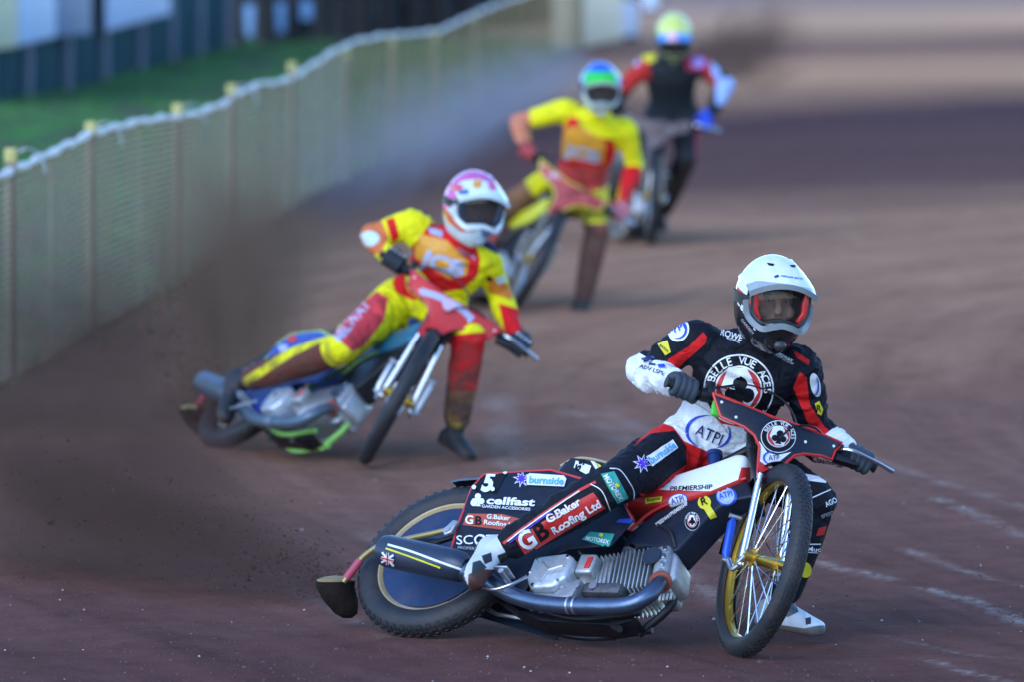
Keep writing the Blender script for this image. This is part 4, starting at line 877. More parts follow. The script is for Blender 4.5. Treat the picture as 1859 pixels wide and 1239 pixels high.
class Rider: pass
def make_rider(label, J, base, regions, voxel=.008, mud=None, mud_f=None, idn='a', fold=.004, scale=1., rough=.7, J_w={}):
    """J: joints in the world. regions: (colour, polygon in photograph coordinates, limbs or None)"""
    r = Rider(); J = {k: np.asarray(v, float) for k, v in J.items()}
    lat_h = nrm(J['hipL']-J['hipR']); lat_s = nrm(J['shL']-J['shR']); P, N_ = (J['hipL']+J['hipR'])/2, J['neck']; upv = nrm(N_-P); frt = nrm(np.cross(nrm(lat_h+lat_s), upv))
    root = empty('person', np.array([J['anL'][0], J['anL'][1], 0.])); tag(root, label, 'person', 'riders in the race'); R0 = WM[root][:3, 3]; r.root = root; k_ = scale
    parts = []
    secs = []; L_ = np.linalg.norm(N_-P)
    for t, w, d, o in ((-.26, .07, .07, 0), (-.20, .12, .10, 0), (-.08, .165, .125, -.01), (.06, .172, .13, -.012), (.22, .155, .122, -.005), (.38, .152, .122, .0), (.55, .168, .128, .004), (.72, .182, .132, .004), (.86, .178, .118, -.004), (.96, .14, .095, -.012), (1.04, .085, .075, -.008), (1.12, .066, .066, .0)):
        lt = nrm(lat_h*(1-np.clip(t, 0, 1))+lat_s*np.clip(t, 0, 1)); lt = nrm(lt-upv*(lt@upv)); fr = np.cross(lt, upv); ce = P+upv*L_*t+fr*o-fr*.035*math.sin(math.pi*np.clip(t, 0, 1)); a = np.linspace(0, 2*np.pi, 28, endpoint=False)
        cs = np.sign(np.cos(a))*np.abs(np.cos(a))**.8; sn = np.sign(np.sin(a))*np.abs(np.sin(a))**.9; secs.append(ce+np.outer(cs*w*k_, lt)+np.outer(sn*d*k_, fr))
    parts.append(rings(secs)); bones = [('torso', P, N_, .15)]
    hd = J['head']; Hf = J['hframe']                       # columns: right, forward, up
    parts.append(limb([N_-upv*.06, (N_+hd)/2, hd], [.075, .066, .06])); bones.append(('neck', N_, hd, .06))
    hx, hy, hz = Hf[:, 0], Hf[:, 1], Hf[:, 2]
    parts.append(ellipsoid(hd+hz*.01-hy*.005, np.stack([hx, hy, hz]), (.076, .098, .112))); parts.append(ellipsoid(hd+hy*.03-hz*.055, np.stack([hx, hy, hz]), (.056, .068, .062)))
    parts.append(limb([hd+hy*.092+hz*.022, hd+hy*.108-hz*.008, hd+hy*.112-hz*.026], [.011, .013, .016])); parts.append(limb([hd+hy*.086+hx*-.04+hz*.03, hd+hy*.096+hz*.030, hd+hy*.086+hx*.04+hz*.03], [.013, .014, .013]))
    for s in (-1, 1): parts.append(ellipsoid(hd+hy*.07+hx*s*.045-hz*.03, np.stack([hx, hy, hz]), (.028, .026, .026)))
    bones.append(('head', hd-hz*.02, hd+hz*.03, .09))
    for s, q in ((-1, 'R'), (1, 'L')):
        sh, el, ha, hp, kn, an = (J[n+q] for n in ('sh', 'el', 'ha', 'hip', 'kn', 'an'))
        wrist = ha+nrm(el-ha)*.085
        um = (sh+el)/2; fm = el+(wrist-el)*.3
        parts.append(limb([sh-lat_s*s*.06-upv*.03, sh, um, el], [.082*k_, .074*k_, .064*k_, .055*k_])); fw_ = J_w.get('fa'+q, 1.)*k_; parts.append(limb([el, fm, wrist], [.058*fw_, .060*fw_, .043*fw_]))
        parts.append(ellipsoid(el, np.eye(3), (.06*k_,)*3, 16, 10))
        tm = hp+(kn-hp)*.5; sm = kn+(an-kn)*.32
        parts.append(limb([hp, tm, kn], [.108*k_, .095*k_, .076*k_])); parts.append(limb([kn, sm, kn+(an-kn)*.72, kn+(an-kn)*.86], [.076*k_, .079*k_, .066*k_, .06*k_]))
        parts.append(ellipsoid(hp-frt*.05-upv*.01, np.stack([lat_h, frt, upv]), (.10*k_, .10*k_, .11*k_), 18, 12)); parts.append(ellipsoid(kn+J.get('knf'+q, frt)*.012, np.eye(3), (.078*k_,)*3, 16, 10))
        bones += [('ua'+q, sh, el, .065), ('fa'+q, el, wrist, .05), ('th'+q, hp, kn, .09), ('sn'+q, kn, an, .065)]
    me = remesh(parts, voxel, 5, 'body'); v = co(me); nn = nor(me)
    D = []
    for nm, a, b, rad in bones:
        e = b-a; t = np.clip(((v-a)@e)/(e@e), 0, 1); D.append((np.linalg.norm(v-a-np.outer(t, e), axis=1)-rad))
    D = np.array(D); who = D.argmin(0); names = [b[0] for b in bones]
    # folds of cloth run round the limbs, deeper near the joints
    E1 = np.array([nrm(b[2]-b[1]) for b in bones]); al = np.einsum('ij,ij->i', v-np.array([b[1] for b in bones])[who], E1[who]); q = v-E1[who]*al[:, None]
    f1 = fbm(q*.7+E1[who]*(al*1.7)[:, None], 10., 2, 3.1); md = np.clip(.6+1.4*fbm(v, 5., 2, 9.3), .1, 1.4); f2 = fbm(v, 34., 2, 7.7); ridge = 1-2*np.abs(f1)
    amp = np.where(np.isin(who, [names.index('head')]), 0., 1.)*np.where(np.isin(who, [names.index('snR'), names.index('snL')]), .35, 1.); dsp = fold*(1.8*md*(ridge-.55)+.3*f2)*amp
    v = v+nn*dsp[:, None]; setco(me, v-R0)
    pp = to_px(v); cols = []
    for k, (c_, poly, lim) in enumerate(regions):
        sdv = poly_sd(pp, poly) if poly is not None else np.full(len(v), 40.)
        if lim is not None:
            idx = [i for i, n_ in enumerate(names) if n_ in lim]; oth = [i for i in range(len(names)) if i not in idx]
            gap = (D[oth].min(0)-D[idx].min(0))*500; sdv = np.minimum(sdv, gap)
        set_attr(me, 'r%d' % k, sdv); cols.append(c_)
    k = len(cols); gap = (D[[i for i in range(len(names)) if names[i] != 'head']].min(0)-D[names.index('head')])*500; set_attr(me, 'r%d' % k, np.maximum(gap, 0)+np.where(who == names.index('head'), 3, -3)); cols.append((.40, .24, .17))
    if mud: set_attr(me, 'mud', mud_f(v))
    me.materials.append(region_material('suit_%s' % idn, base, cols, rough, .55, 17, mud=mud)); me.shade_smooth()
    r.body = link('body', me, root); r.J = J; r.Hf = Hf
    for s in (-1, 1):
        e = hd+hy*.081+hx*s*.032+hz*.012
        ey = link('eye', mesh('eye', *ellipsoid(e-R0, np.stack([hx, hz, hy]), (.0135, .0062, .0105), 16, 12), mat('eye_white', (.32, .29, .28), .3)), root); link('iris', mesh('iris', *ellipsoid(e-R0+hy*.0078+hx*.001, np.stack([hx, hz, hy]), (.0056, .0054, .0035), 12, 8), mat('iris_dark', (.03, .03, .035), .2)), ey)
        link('eyebrow', mesh('eyebrow', *limb([e-R0+hy*.014-hx*.022+hz*.016, e-R0+hy*.017+hz*.022, e-R0+hy*.010+hx*.020+hz*.017], [.003, .0045, .003], 8), mat('brow_hair', (.06, .035, .02), .8)), root)
    return r
def head_frame(left, yaw_pitch_forward):
    f = nrm(yaw_pitch_forward); r = -np.asarray(left, float); r = nrm(r-f*(r@f)); u = np.cross(r, f); return np.stack([r, f, u], 1)

# ================================================================== the four riders and their machines
rad = math.radians
K_BLACK, K_RED, K_WHITE, K_YEL, K_NAVY = (.007, .008, .014), (.64, .014, .014), (.76, .78, .81), (.82, .74, .01), (.012, .02, .06)
plate_black = mat('matt_black_plate', (.007, .012, .026), .45, var=.25, dirt=.15, spec=.25)
bk1 = make_bike('black, red and white speedway motorcycle leading, leaned over with number 5 on its rear cover', (-.24897, 25.27917, rad(-34.44), rad(42.70), rad(-3.09), rad(-41.72)),
    dict(id='a', rim_f=GOLD, rim_r=TAN_RIM, frame=BLACK, exhaust=EXH, muffler=(.03, .045, .075), tank=WHITEP, cover=plate_black, trim=REDP, seat=BLACK, seat_edge=mat('tan_piping', (.4, .3, .17), .6), panel=plate_black, plate=plate_black, plate_trim=REDP), True)
hip_d = 25.27
anR = bk1.W((.425, -.262, -.150)); knR = at(1108, 884, 24.86)
J = dict(hipR=at(1248, 806, hip_d-.02), hipL=at(1338, 826, hip_d+.02), neck=at(1372, 634, 25.05), head=at(1400, 546, 24.98), shR=at(1262, 618, 25.10), shL=at(1452, 668, 25.09), elR=at(1172, 672, 25.22), elL=at(1482, 796, 25.26),
         haR=bk1.WS(bk1.gR), haL=bk1.WS(bk1.gL), knR=knR, knL=at(1478, 908, 25.00), anR=anR, anL=at(1416, 1100, 25.06), hframe=head_frame((.993, 0, -.10), (.20, -.97, -.05)), knfR=np.array([0, -1., 0]), knfL=np.array([.2, -1., 0]))
BODY1 = [
    (K_RED, [(1262, 560), (1345, 566), (1345, 584), (1280, 586)], ('torso', 'uaR', 'neck')),
    (K_RED, [(1276, 603), (1284, 612), (1280, 625), (1246, 655), (1222, 680), (1206, 668), (1214, 652), (1250, 630)], ('torso', 'uaR', 'faR')),
    (K_RED, [(1452, 676), (1464, 686), (1470, 735), (1496, 775), (1524, 800), (1480, 800), (1466, 768), (1440, 705)], ('torso', 'uaL', 'faL')),
    (K_RED, [(1440, 636), (1470, 655), (1468, 664), (1446, 650)], ('torso', 'uaL', 'neck')),
    (K_RED, [(1224, 664), (1258, 668), (1256, 690), (1220, 692)], ('torso',)),
    (K_RED, [(1240, 708), (1190, 763), (1160, 800), (1140, 826), (1120, 840), (1172, 912), (1216, 874), (1300, 850), (1345, 850), (1360, 780), (1300, 720)], ('torso', 'thR', 'thL')),
    (K_WHITE, [(1230, 722), (1278, 726), (1306, 770), (1362, 780), (1358, 830), (1336, 846), (1300, 828), (1242, 802), (1222, 776), (1200, 768), (1214, 740)], ('torso', 'thR', 'thL')),
    (K_BLACK, [(1180, 788), (1226, 783), (1246, 812), (1247, 844), (1221, 863), (1180, 900), (1100, 885), (1118, 838)], ('thR',)),
    (K_WHITE, None, ('faR',)),
    (K_WHITE, [(1130, 646), (1158, 640), (1212, 672), (1225, 720), (1130, 720)], ('faR', 'uaR')),
    (K_WHITE, [(1466, 782), (1500, 760), (1560, 800), (1560, 860), (1466, 860)], ('faL',)),
    (K_WHITE, [(1455, 860), (1500, 868), (1500, 878), (1455, 872)], ('thL', 'snL')),
]
r1 = make_rider('leading rider in black, red and white suit and white helmet, left boot dragging', J, K_BLACK, BODY1, .0065, idn='a', fold=.0095, J_w=dict(faR=1.12, faL=1.36))
GL1 = mat('slate_glove', (.035, .045, .06), .75, var=.3, bump=.3, bs=150); KN = mat('knuckle_rubber', (.06, .07, .09), .5)
make_glove(r1.root, J['haR'], bk1.M@(bk1.S@bk1.gdirR), J['haR']+nrm(J['elR']-J['haR'])*.10, GL1, KN)
make_glove(r1.root, J['haL'], bk1.M@(bk1.S@bk1.gdirL), J['haL']+nrm(J['elL']-J['haL'])*.10, GL1, KN)
BOOT1 = mat('white_boot_leather', (.52, .54, .56), .5, var=.25, vs_=14, dirt=.7); SOLE = mat('dirty_sole', (.10, .055, .045), .8, var=.3, dirt=.4)
da = (anR-CAM)@FWD
BOOTR = region_material('boot_leather', (.55, .57, .60), [(.02, .025, .03), (.085, .032, .024), (.02, .025, .03), (.03, .035, .04)], .5, .1, spec=.4)
b1R = make_boot(r1.root, anR, at(880, 1056, da-.15), knR-anR, BOOTR, SOLE, 1.02, 'boot', [[(902, 1010), (922, 1002), (938, 1020), (930, 1040), (912, 1032)], [(850, 1044), (872, 1034), (905, 1036), (925, 1052), (926, 1085), (850, 1085)], [(874, 1010), (892, 1004), (894, 1020), (880, 1026)], [(858, 1022), (872, 1018), (884, 1032), (870, 1040), (856, 1046)]])
BOOTL = region_material('boot_leather_worn', (.46, .49, .52), [(.05, .075, .09), (.10, .09, .085), (.60, .63, .67)], .5, .25, 30, spec=.4)
b1L = make_boot(r1.root, J['anL'], J['anL']+np.array([.165, -.075, -.022]), J['knL']-J['anL'], BOOTL, SOLE, 1.12, 'boot', [[(1400, 1070), (1436, 1070), (1450, 1112), (1430, 1122), (1412, 1112)], [(1370, 1146), (1420, 1136), (1460, 1142), (1500, 1134), (1500, 1180), (1370, 1180)], [(1462, 1110), (1500, 1106), (1500, 1136), (1466, 1138)]])
h1 = make_helmet(r1.root, J['head'], J['hframe'], [
    [(1310, 500), (1335, 508), (1345, 530), (1352, 545), (1368, 572), (1392, 584), (1440, 586), (1462, 570), (1474, 540), (1500, 540), (1500, 660), (1310, 660)],
    [(1310, 490), (1332, 500), (1342, 530), (1340, 560), (1360, 640), (1310, 640)]], K_WHITE, [(.012, .012, .014), (.015, .015, .017)], (K_WHITE, [((.33, .36, .37), [(1340, 512), (1352, 517), (1375, 509), (1420, 514), (1476, 524), (1476, 540), (1340, 534)])]),
    dict(frame=(.55, .02, .02), trim=(.20, .225, .235), vent=(.03, .03, .035)), BLACK, .32, True, 'a', 1.06)

# ---- prints on the leading rider
def badge(c, R, rot, sq=(1, 1), small=False):
    k = lambda q: q*R/64.
    cc = np.array(c); L_ = [(DISC(c, R*sq[0], R*sq[1], 0, 56), WHITE), (DISC(c, k(61)*sq[0], k(61)*sq[1], 0, 56), BLK), (DISC(c, k(43)*sq[0], k(43)*sq[1], 0, 48), WHITE), (DISC(c, k(40)*sq[0], k(40)*sq[1], 0, 48), RED)]
    dm = np.array([(-20, -44), (16, -42), (38, 6), (18, 40), (-14, 38), (-36, -2)])*.92; L_.append((PG(*[tuple(cc+np.array([k(p[0])*sq[0], k(p[1])*sq[1]])) for p in dm]), WHITE))
    cl = CLUB((0, 0), k(30), rot); L_.append(((cl[0]*np.array(sq)+cc+[k(2), k(3)], cl[1]), BLK))
    L_.append((TARC('BELLE VUE ACES', c, k(52), -72+rot, 88+rot, k(13), sq), WHITE))
    if not small: L_.append((TARC('MANCHESTER', c, k(52), 232+rot, 152+rot, k(9), sq, inside=True), GREYP))
    return L_
B1 = r1.body
printed('club_badge', badge((1341, 708), 64, 4), B1, lift=.0008)
printed('rowe_lettering', [(T('ROWE', (1307, 608), (1346, 620), 11, .02), WHITE), (T('MOTOR OIL', (1319, 616), (1343, 624), 4), WHITE)], B1)
printed('league_lettering', [(T('SPEEDWAY', (1402, 641), (1438, 659), 5, .02), WHITE), (T('PREMIERSHIP', (1404, 646), (1440, 664), 4, .01), GREYP)], B1)
printed('sponsor_oval', [(DISC((1232, 599), 19, 22, 18), WHITE), (CRESC((1230, 597), 15, 17, -60, 110, 3), ROYAL), (T('TPI', (1222, 607), (1246, 597), 13, .01), ROYAL)], B1)
printed('sponsor_oval', [(DISC((1480, 700), 9, 22, -12), WHITE), (CRESC((1478, 700), 6, 17, -60, 110, 2), ROYAL)], B1)
printed('yellow_patch', [(PG((1194, 625), (1212, 618), (1218, 640), (1208, 646)), YELL), (T('RENTHAL', (1198, 629), (1213, 641), 4), BLK)], B1)
printed('yellow_patch', [(PG((1280, 567), (1296, 564), (1330, 571), (1336, 577), (1305, 578), (1283, 577)), YELL), (T('R', (1289, 576), (1296, 577), 8, .02), BLK)], B1)
printed('yellow_patch', [(PG((1479, 734), (1487, 729), (1494, 744), (1491, 756), (1484, 752)), YELL), (T('R', (1482, 748), (1490, 748), 12, .02), BLK)], B1)
printed('belly_oval', [(CRESC((1287, 786), 38, 30, 120, 275, 5), ROYAL), (CRESC((1287, 786), 37, 30, -25, 70, 4), ROYAL), (T('ATPI', (1260, 790), (1306, 810), 22, .005), NAVY)], B1)
printed('belt_seam', [(LINE([(1232, 728), (1262, 733), (1300, 760), (1330, 800)], 1.6), GREYP)], B1)
printed('burnside_logo', [(STAR((1166, 843), 18, 8, 8, .2), WHITE), (STAR((1166, 843), 14, 6, 8, .2), VIOLET), (PG((1172, 832), (1221, 800), (1230, 815), (1184, 848)), WHITE), (T('burnside', (1182, 844), (1227, 814), 12, .03), CYAN)], B1)
printed('thigh_seam', [(LINE([(1107, 852), (1125, 855), (1142, 877), (1151, 897), (1147, 925)], 1.8), WHITE)], B1)
printed('knee_seam', [(LINE([(1072, 880), (1092, 892), (1105, 920), (1111, 946)], 1.8), WHITE)], B1)
printed('motorex_patch', [(PG((1091, 862), (1115, 857), (1141, 905), (1121, 916)), TEAL), (T('MOTOREX', (1096, 866), (1124, 910), 8, .02, up=(6, -3)), WHITE), (DISC((1120, 882), 4, 3), YELL)], B1)
printed('roofing_patch', [(PG((935, 979), (985, 949), (1040, 915), (1077, 895), (1099, 924), (1050, 952), (996, 984), (954, 1011)), RED), (T('GB', (952, 1002), (1000, 972), 31, .03), BLK), (T('G', (952, 1002), (976, 987), 31, .03), WHITE),
        (T('G.Baker', (996, 951), (1056, 916), 13, .03), WHITE), (T('Roofing Ltd', (1005, 970), (1092, 919), 13, .03), WHITE)], B1)
printed('shin_piping', [(LINE([(914, 988), (950, 960), (1000, 925), (1050, 893), (1082, 876)], 5), RED), (LINE([(922, 984), (952, 961), (1002, 926), (1052, 893)], 2.2), WHITE), (LINE([(926, 986), (955, 964), (1000, 931)], 1.6), VIOLET)], B1)
printed('sleeve_lettering', [(T('ADV LSPE', (1160, 668), (1205, 683), 7, .02), NAVY), (PG((1164, 652), (1186, 647), (1190, 652), (1168, 658)), NAVY), (LINE([(1178, 664), (1184, 656), (1180, 662), (1190, 664)], 3), NAVY), (PG((1194, 664), (1206, 664), (1207, 669), (1197, 671)), ROYAL)], B1)
printed('cuff_lettering', [(T('Daytona', (1472, 838), (1528, 850), 10, .02, .3), mat('pink_print', (.45, .03, .08), .6))], B1)
printed('leg_seam', [(LINE([(1474, 905), (1492, 897), (1512, 888)], 2), WHITE)], B1)
printed('leg_lettering', [(T('AGO', (1500, 922), (1520, 912), 9, .02), WHITE)], B1)
printed('leg_lettering', [(T('SPEED', (1492, 942), (1514, 934), 6, .02), GREYP)], B1)
printed('leg_patch', [(PG((1486, 960), (1500, 956), (1496, 972), (1481, 974)), RED)], B1)
printed('leg_patch', [(PG((1462, 988), (1490, 988), (1488, 1006), (1460, 1004)), WHITE), (PG((1463, 990), (1489, 990), (1487, 1004), (1461, 1002)), BLK), (T('Muc', (1465, 1001), (1488, 1002), 8, .02), WHITE)], B1)
printed('leg_patch', [(DISC((1462, 1036), 11, 14), YELL)], B1)
H1 = h1
printed('helmet_lettering', [(T('cellfast', (1338, 548), (1371, 600), 11, .03, up=(8, -6)), WHITE), (T('GARDEN', (1346, 580), (1367, 606), 4, .02, up=(8, -6)), GREYP)], H1)
printed('helmet_mark', [(LINE([(1338, 524), (1344, 528), (1352, 538), (1346, 541)], 4), RED)], H1)
pk1 = [o for o in h1.children if o.name.startswith('peak')][0]
printed('peak_lettering', [(T('NEBULER MOTIV', (1418, 502), (1458, 508), 3, .02), ROYAL), (PG((1405, 502), (1413, 499), (1414, 503), (1406, 505)), NAVY)], pk1, h1)
printed('peak_slot', [(PG((1392, 477), (1406, 479), (1404, 483), (1396, 482)), BLK)], pk1, h1); printed('peak_slot', [(PG((1433, 481), (1445, 481), (1444, 485), (1437, 485)), BLK)], pk1, h1)
for bt, nm, P in ((b1L, 'boot_lettering', [((1462, 1124), (1472, 1122), (1472, 1134), (1463, 1136))]),):
    printed(nm, [(PG(*P[0]), mat('boot_black', (.02, .025, .03), .5))], bt)

# ---- prints on the leading machine
sd1 = bk1.side
printed('number_board', [(PG((880, 855), (923, 857), (901, 897), (856, 891)), BLK), (T('5', (873, 892), (899, 894), 33, .05, .28), WHITE), (DISC((886, 858), 4), WHITE), (DISC((918, 860), 4), WHITE), (DISC((862, 888), 4), WHITE), (DISC((896, 892), 4), WHITE)], sd1)
printed('burnside_logo', [(STAR((947, 871), 16, 7, 8, .2), WHITE), (STAR((947, 871), 12, 5, 8, .2), VIOLET), (PG((957, 866), (962, 862), (1024, 866), (1029, 872), (1025, 886), (957, 883)), WHITE), (T('burnside', (961, 880), (1024, 883), 12, .03, .1), CYAN)], sd1)
printed('cellfast_logo', [(CLUB((868, 909), 13, 0), WHITE), (DISC((861, 915), 6), WHITE), (T('cellfast', (884, 917), (972, 921), 13, .035, .1), WHITE), (T('GARDEN ACCESSORIES', (876, 924), (964, 930), 5, .012, .1), WHITE)], sd1)
printed('roofing_logo', [(PG((849, 934), (912, 935), (953, 946), (943, 967), (840, 955)), BRICKP), (T('GB', (845, 953), (875, 955), 15, .03), BLK), (T('G', (845, 953), (860, 954), 15, .03), WHITE), (T('G.Baker', (885, 944), (927, 948), 8, .02), WHITE), (T('Roofing Ltd', (880, 955), (941, 962), 8, .02), WHITE)], sd1)
printed('scott_logo', [(T('SCOTT', (829, 990), (915, 988), 16, .005), WHITE), (DISC((873, 983), 11, 11, 0, 30, .75), WHITE), (T('PROPERTY GROUP', (832, 999), (905, 1004), 5, .008), GREYP)], sd1)
printed('motorex_logo', [(PG((1072, 967), (1116, 971), (1105, 996), (1056, 981)), TEAL), (T('MOTOREX', (1063, 982), (1106, 990), 7, .02, .2), WHITE), (DISC((1092, 974), 4, 3), YELL)], sd1)
printed('blue_strip', [(PG((1124, 944), (1168, 942), (1160, 953), (1118, 950)), ROYAL)], sd1)
printed('seat_number', [(PG((1043, 842), (1072, 846), (1076, 856), (1065, 864), (1044, 846)), BLK), (PG((1046, 838), (1074, 848), (1068, 865), (1042, 851)), WHITE), (T('69', (1049, 859), (1066, 840), 10, .04, up=(-8, -7)), BLK)], bk1.seatbox)
printed('seat_stripe', [(PG((1072, 838), (1080, 840), (1094, 862), (1087, 862)), WHITE), (PG((1082, 842), (1090, 846), (1102, 862), (1096, 862)), YELL)], bk1.seatbox)
tk1 = bk1.tank
printed('tank_band', [(PG((1140, 890), (1290, 893), (1340, 872), (1346, 850), (1362, 850), (1362, 890), (1290, 940), (1140, 950)), RED)], tk1, lift=.001)
printed('tank_lettering', [(T('PREMIERSHIP', (1216, 893), (1294, 889), 8, .02, .2), BLK)], tk1)
printed('tank_oval', [(DISC((1231, 911), 19, 13, -15), ROYAL), (DISC((1231, 911), 17, 11, -15), WHITE), (T('ATPI', (1220, 916), (1243, 909), 9, .01), ROYAL)], tk1, lift=.0022)
printed('tank_patch', [(PG((1172, 906), (1203, 903), (1201, 912), (1172, 916)), YELL), (T('Rounce', (1176, 912), (1199, 909), 5), BLK)], tk1, lift=.0022)
cv1 = bk1.cover
printed('cover_lettering', [(T('SPEEDWAY', (1193, 957), (1220, 938), 6, .02), WHITE), (T('PREMIERSHIP', (1220, 938), (1250, 918), 6, .02), WHITE)], cv1)
printed('cover_oval', [(DISC((1319, 903), 19, 17), ROYAL), (DISC((1318, 902), 16, 14.5), mat('pale_blue_print', (.30, .40, .62), .5)), (T('ATPI', (1307, 909), (1331, 902), 10, .01), ROYAL)], cv1)
printed('cover_badge', [(DISC((1279, 914), 12), YELL), (PG((1276, 922), (1290, 920), (1301, 939), (1289, 944)), YELL), (T('R', (1275, 920), (1286, 917), 13, .02), BLK)], cv1)
printed('cover_badge', badge((1257, 948), 16, 0, (.85, 1.05), True), cv1, lift=.0008)
pl1 = bk1.plate
printed('plate_field', [(PG((1378, 802), (1392, 822), (1410, 828), (1436, 822), (1398, 853), (1376, 846)), WHITE), (PG((1377, 838), (1398, 853), (1374, 864)), RED), (CRESC((1401, 834), 14, 11, 100, 290, 2.5), ROYAL), (T('ATP', (1394, 839), (1414, 838), 10, .01), NAVY)], pl1)
printed('plate_badge', badge((1413, 794), 31, 10, (1.03, .95), True), pl1, lift=.0007)
mu1 = bk1.muffler
printed('silencer_stripe', [(LINE([(704, 990), (745, 1002), (800, 1022), (840, 1036)], 4), WHITE), (LINE([(701, 997), (745, 1012), (800, 1032)], 3), YELL)], mu1)
printed('union_flag', [(PG((694, 1003), (716, 1008), (716, 1030), (692, 1022)), NAVY), (LINE([(694, 1004), (715, 1029)], 4), WHITE), (LINE([(715, 1009), (693, 1022)], 4), WHITE), (LINE([(705, 1005), (704, 1026)], 5), WHITE), (LINE([(693, 1013), (716, 1019)], 5), WHITE), (LINE([(705, 1005), (704, 1026)], 2.5), RED), (LINE([(693, 1013), (716, 1019)], 2.5), RED)], mu1, lift=.0008)
fk1 = [o for o in bk1.root.children if o.name.startswith('fork')][0]

# ------------------------------------------------------------------ second rider
blue_panel = mat('blue_panel', (.008, .04, .30), .4, var=.3, dirt=.45)
bk2 = make_bike('blue and green speedway motorcycle in second place, leaned over behind the leader', (-1.2105, 33.4616, rad(-61.83), rad(46.76), rad(-4.07), rad(-29.54)),
    dict(id='b', damper=STEEL, rim_f=BLACK, rim_r=BLACK, frame=mat('lime_frame', (.30, .62, .12), .4, var=.15, dirt=.3), exhaust=mat('grey_exhaust', (.10, .14, .18), .4, .5, var=.3, dirt=.3), muffler=(.07, .09, .12), tank=mat('blue_green_tank', (.01, .12, .2), .35, var=.3, dirt=.3), cover=BLACK, trim=mat('lime_trim', (.35, .6, .1), .5), seat=BLACK, seat_edge=GREENP, panel=blue_panel, plate=REDP, plate_trim=mat('pink_red_trim', (.5, .03, .05), .4)))
D2 = 32.75
anR = bk2.W((.36, -.25, -.15)); knR = at(622, 632, 32.62)
J = dict(hipR=at(722, 545, 33.10), hipL=at(800, 566, 33.06), neck=at(838, 446, 32.82), head=at(857, 373, 32.74), shR=at(748, 408, 32.90), shL=at(880, 468, 32.84), elR=at(676, 428, 32.98), elL=at(908, 535, 33.02),
         haR=bk2.WS(bk2.gR), haL=bk2.WS(bk2.gL), knR=knR, knL=at(852, 612, 32.68), anR=anR, anL=at(826, 786, 32.72), hframe=head_frame((.98, 0, -.16), (.30, -.94, -.10)), knfR=np.array([0, -1., 0]), knfL=np.array([.2, -1., 0]))
R2 = (.66, .010, .014)
BODY2 = [
    (R2, [(728, 445), (756, 402), (806, 396), (864, 444), (872, 470), (868, 500), (840, 525), (800, 530), (740, 520), (690, 510)], ('torso',)),
    (K_NAVY, [(752, 368), (810, 366), (812, 394), (770, 390)], None),
    (K_NAVY, [(868, 424), (906, 446), (904, 462), (874, 446)], None),
    (R2, [(700, 398), (716, 394), (726, 430), (712, 440)], ('uaR', 'faR')),
    (K_NAVY, [(762, 520), (806, 540), (800, 552), (756, 530)], ('torso', 'thR', 'thL')),
    ((.70, .22, .03), [(886, 500), (930, 520), (930, 545), (886, 530)], ('uaL', 'faL')),
    ((.62, .16, .05), [(640, 400), (690, 395), (706, 430), (690, 460), (640, 470)], ('faR', 'uaR')),
    (R2, [(680, 505), (745, 498), (775, 540), (750, 545), (690, 520)], ('torso',)),
    ((.60, .05, .06), [(684, 528), (705, 540), (698, 580), (660, 630), (628, 645), (598, 615), (640, 565)], ('thR',)),
    ((.14, .035, .025), None, ('snR',)),
    (K_YEL, [(596, 600), (640, 640), (655, 670), (636, 666), (594, 616), (530, 648), (443, 706), (430, 696), (520, 636)], ('snR', 'thR')),
    (R2, [(815, 608), (905, 600), (905, 700), (870, 740), (800, 715)], ('snL', 'thL')),
    ((.03, .035, .04), [(780, 712), (815, 700), (812, 830), (780, 830)], ('snL',)),
    ((.40, .16, .04), [(815, 712), (870, 712), (868, 770), (815, 770)], ('snL',)),
    (R2, [(905, 550), (940, 560), (965, 640), (925, 640)], ('faL',)),
]
def mud2(v): return np.clip(.9-v[:, 2]*1.1, .17, .6)
r2 = make_rider('second rider in yellow and red suit and pink white helmet, just behind the leader', J, K_YEL, BODY2, .009, (.10, .05, .035), mud2, 'b', .009)
GL2 = mat('black_glove', (.015, .018, .025), .7, var=.3); WB2 = mat('white_glove_back', (.6, .62, .68), .6)
make_glove(r2.root, J['haR'], bk2.M@(bk2.S@bk2.gdirR), J['haR']+nrm(J['elR']-J['haR'])*.10, GL2, WB2)
make_glove(r2.root, J['haL'], bk2.M@(bk2.S@bk2.gdirL), J['haL']+nrm(J['elL']-J['haL'])*.10, GL2, WB2)
BOOTB = mat('muddy_black_boot', (.012, .012, .014), .6, var=.3, dirt=.3); da = (anR-CAM)@FWD
make_boot(r2.root, anR, at(425, 758, da-.17), knR-anR, BOOTB, SOLE); make_boot(r2.root, J['anL'], at(868, 810, 32.62), J['knL']-J['anL'], BOOTB, SOLE)
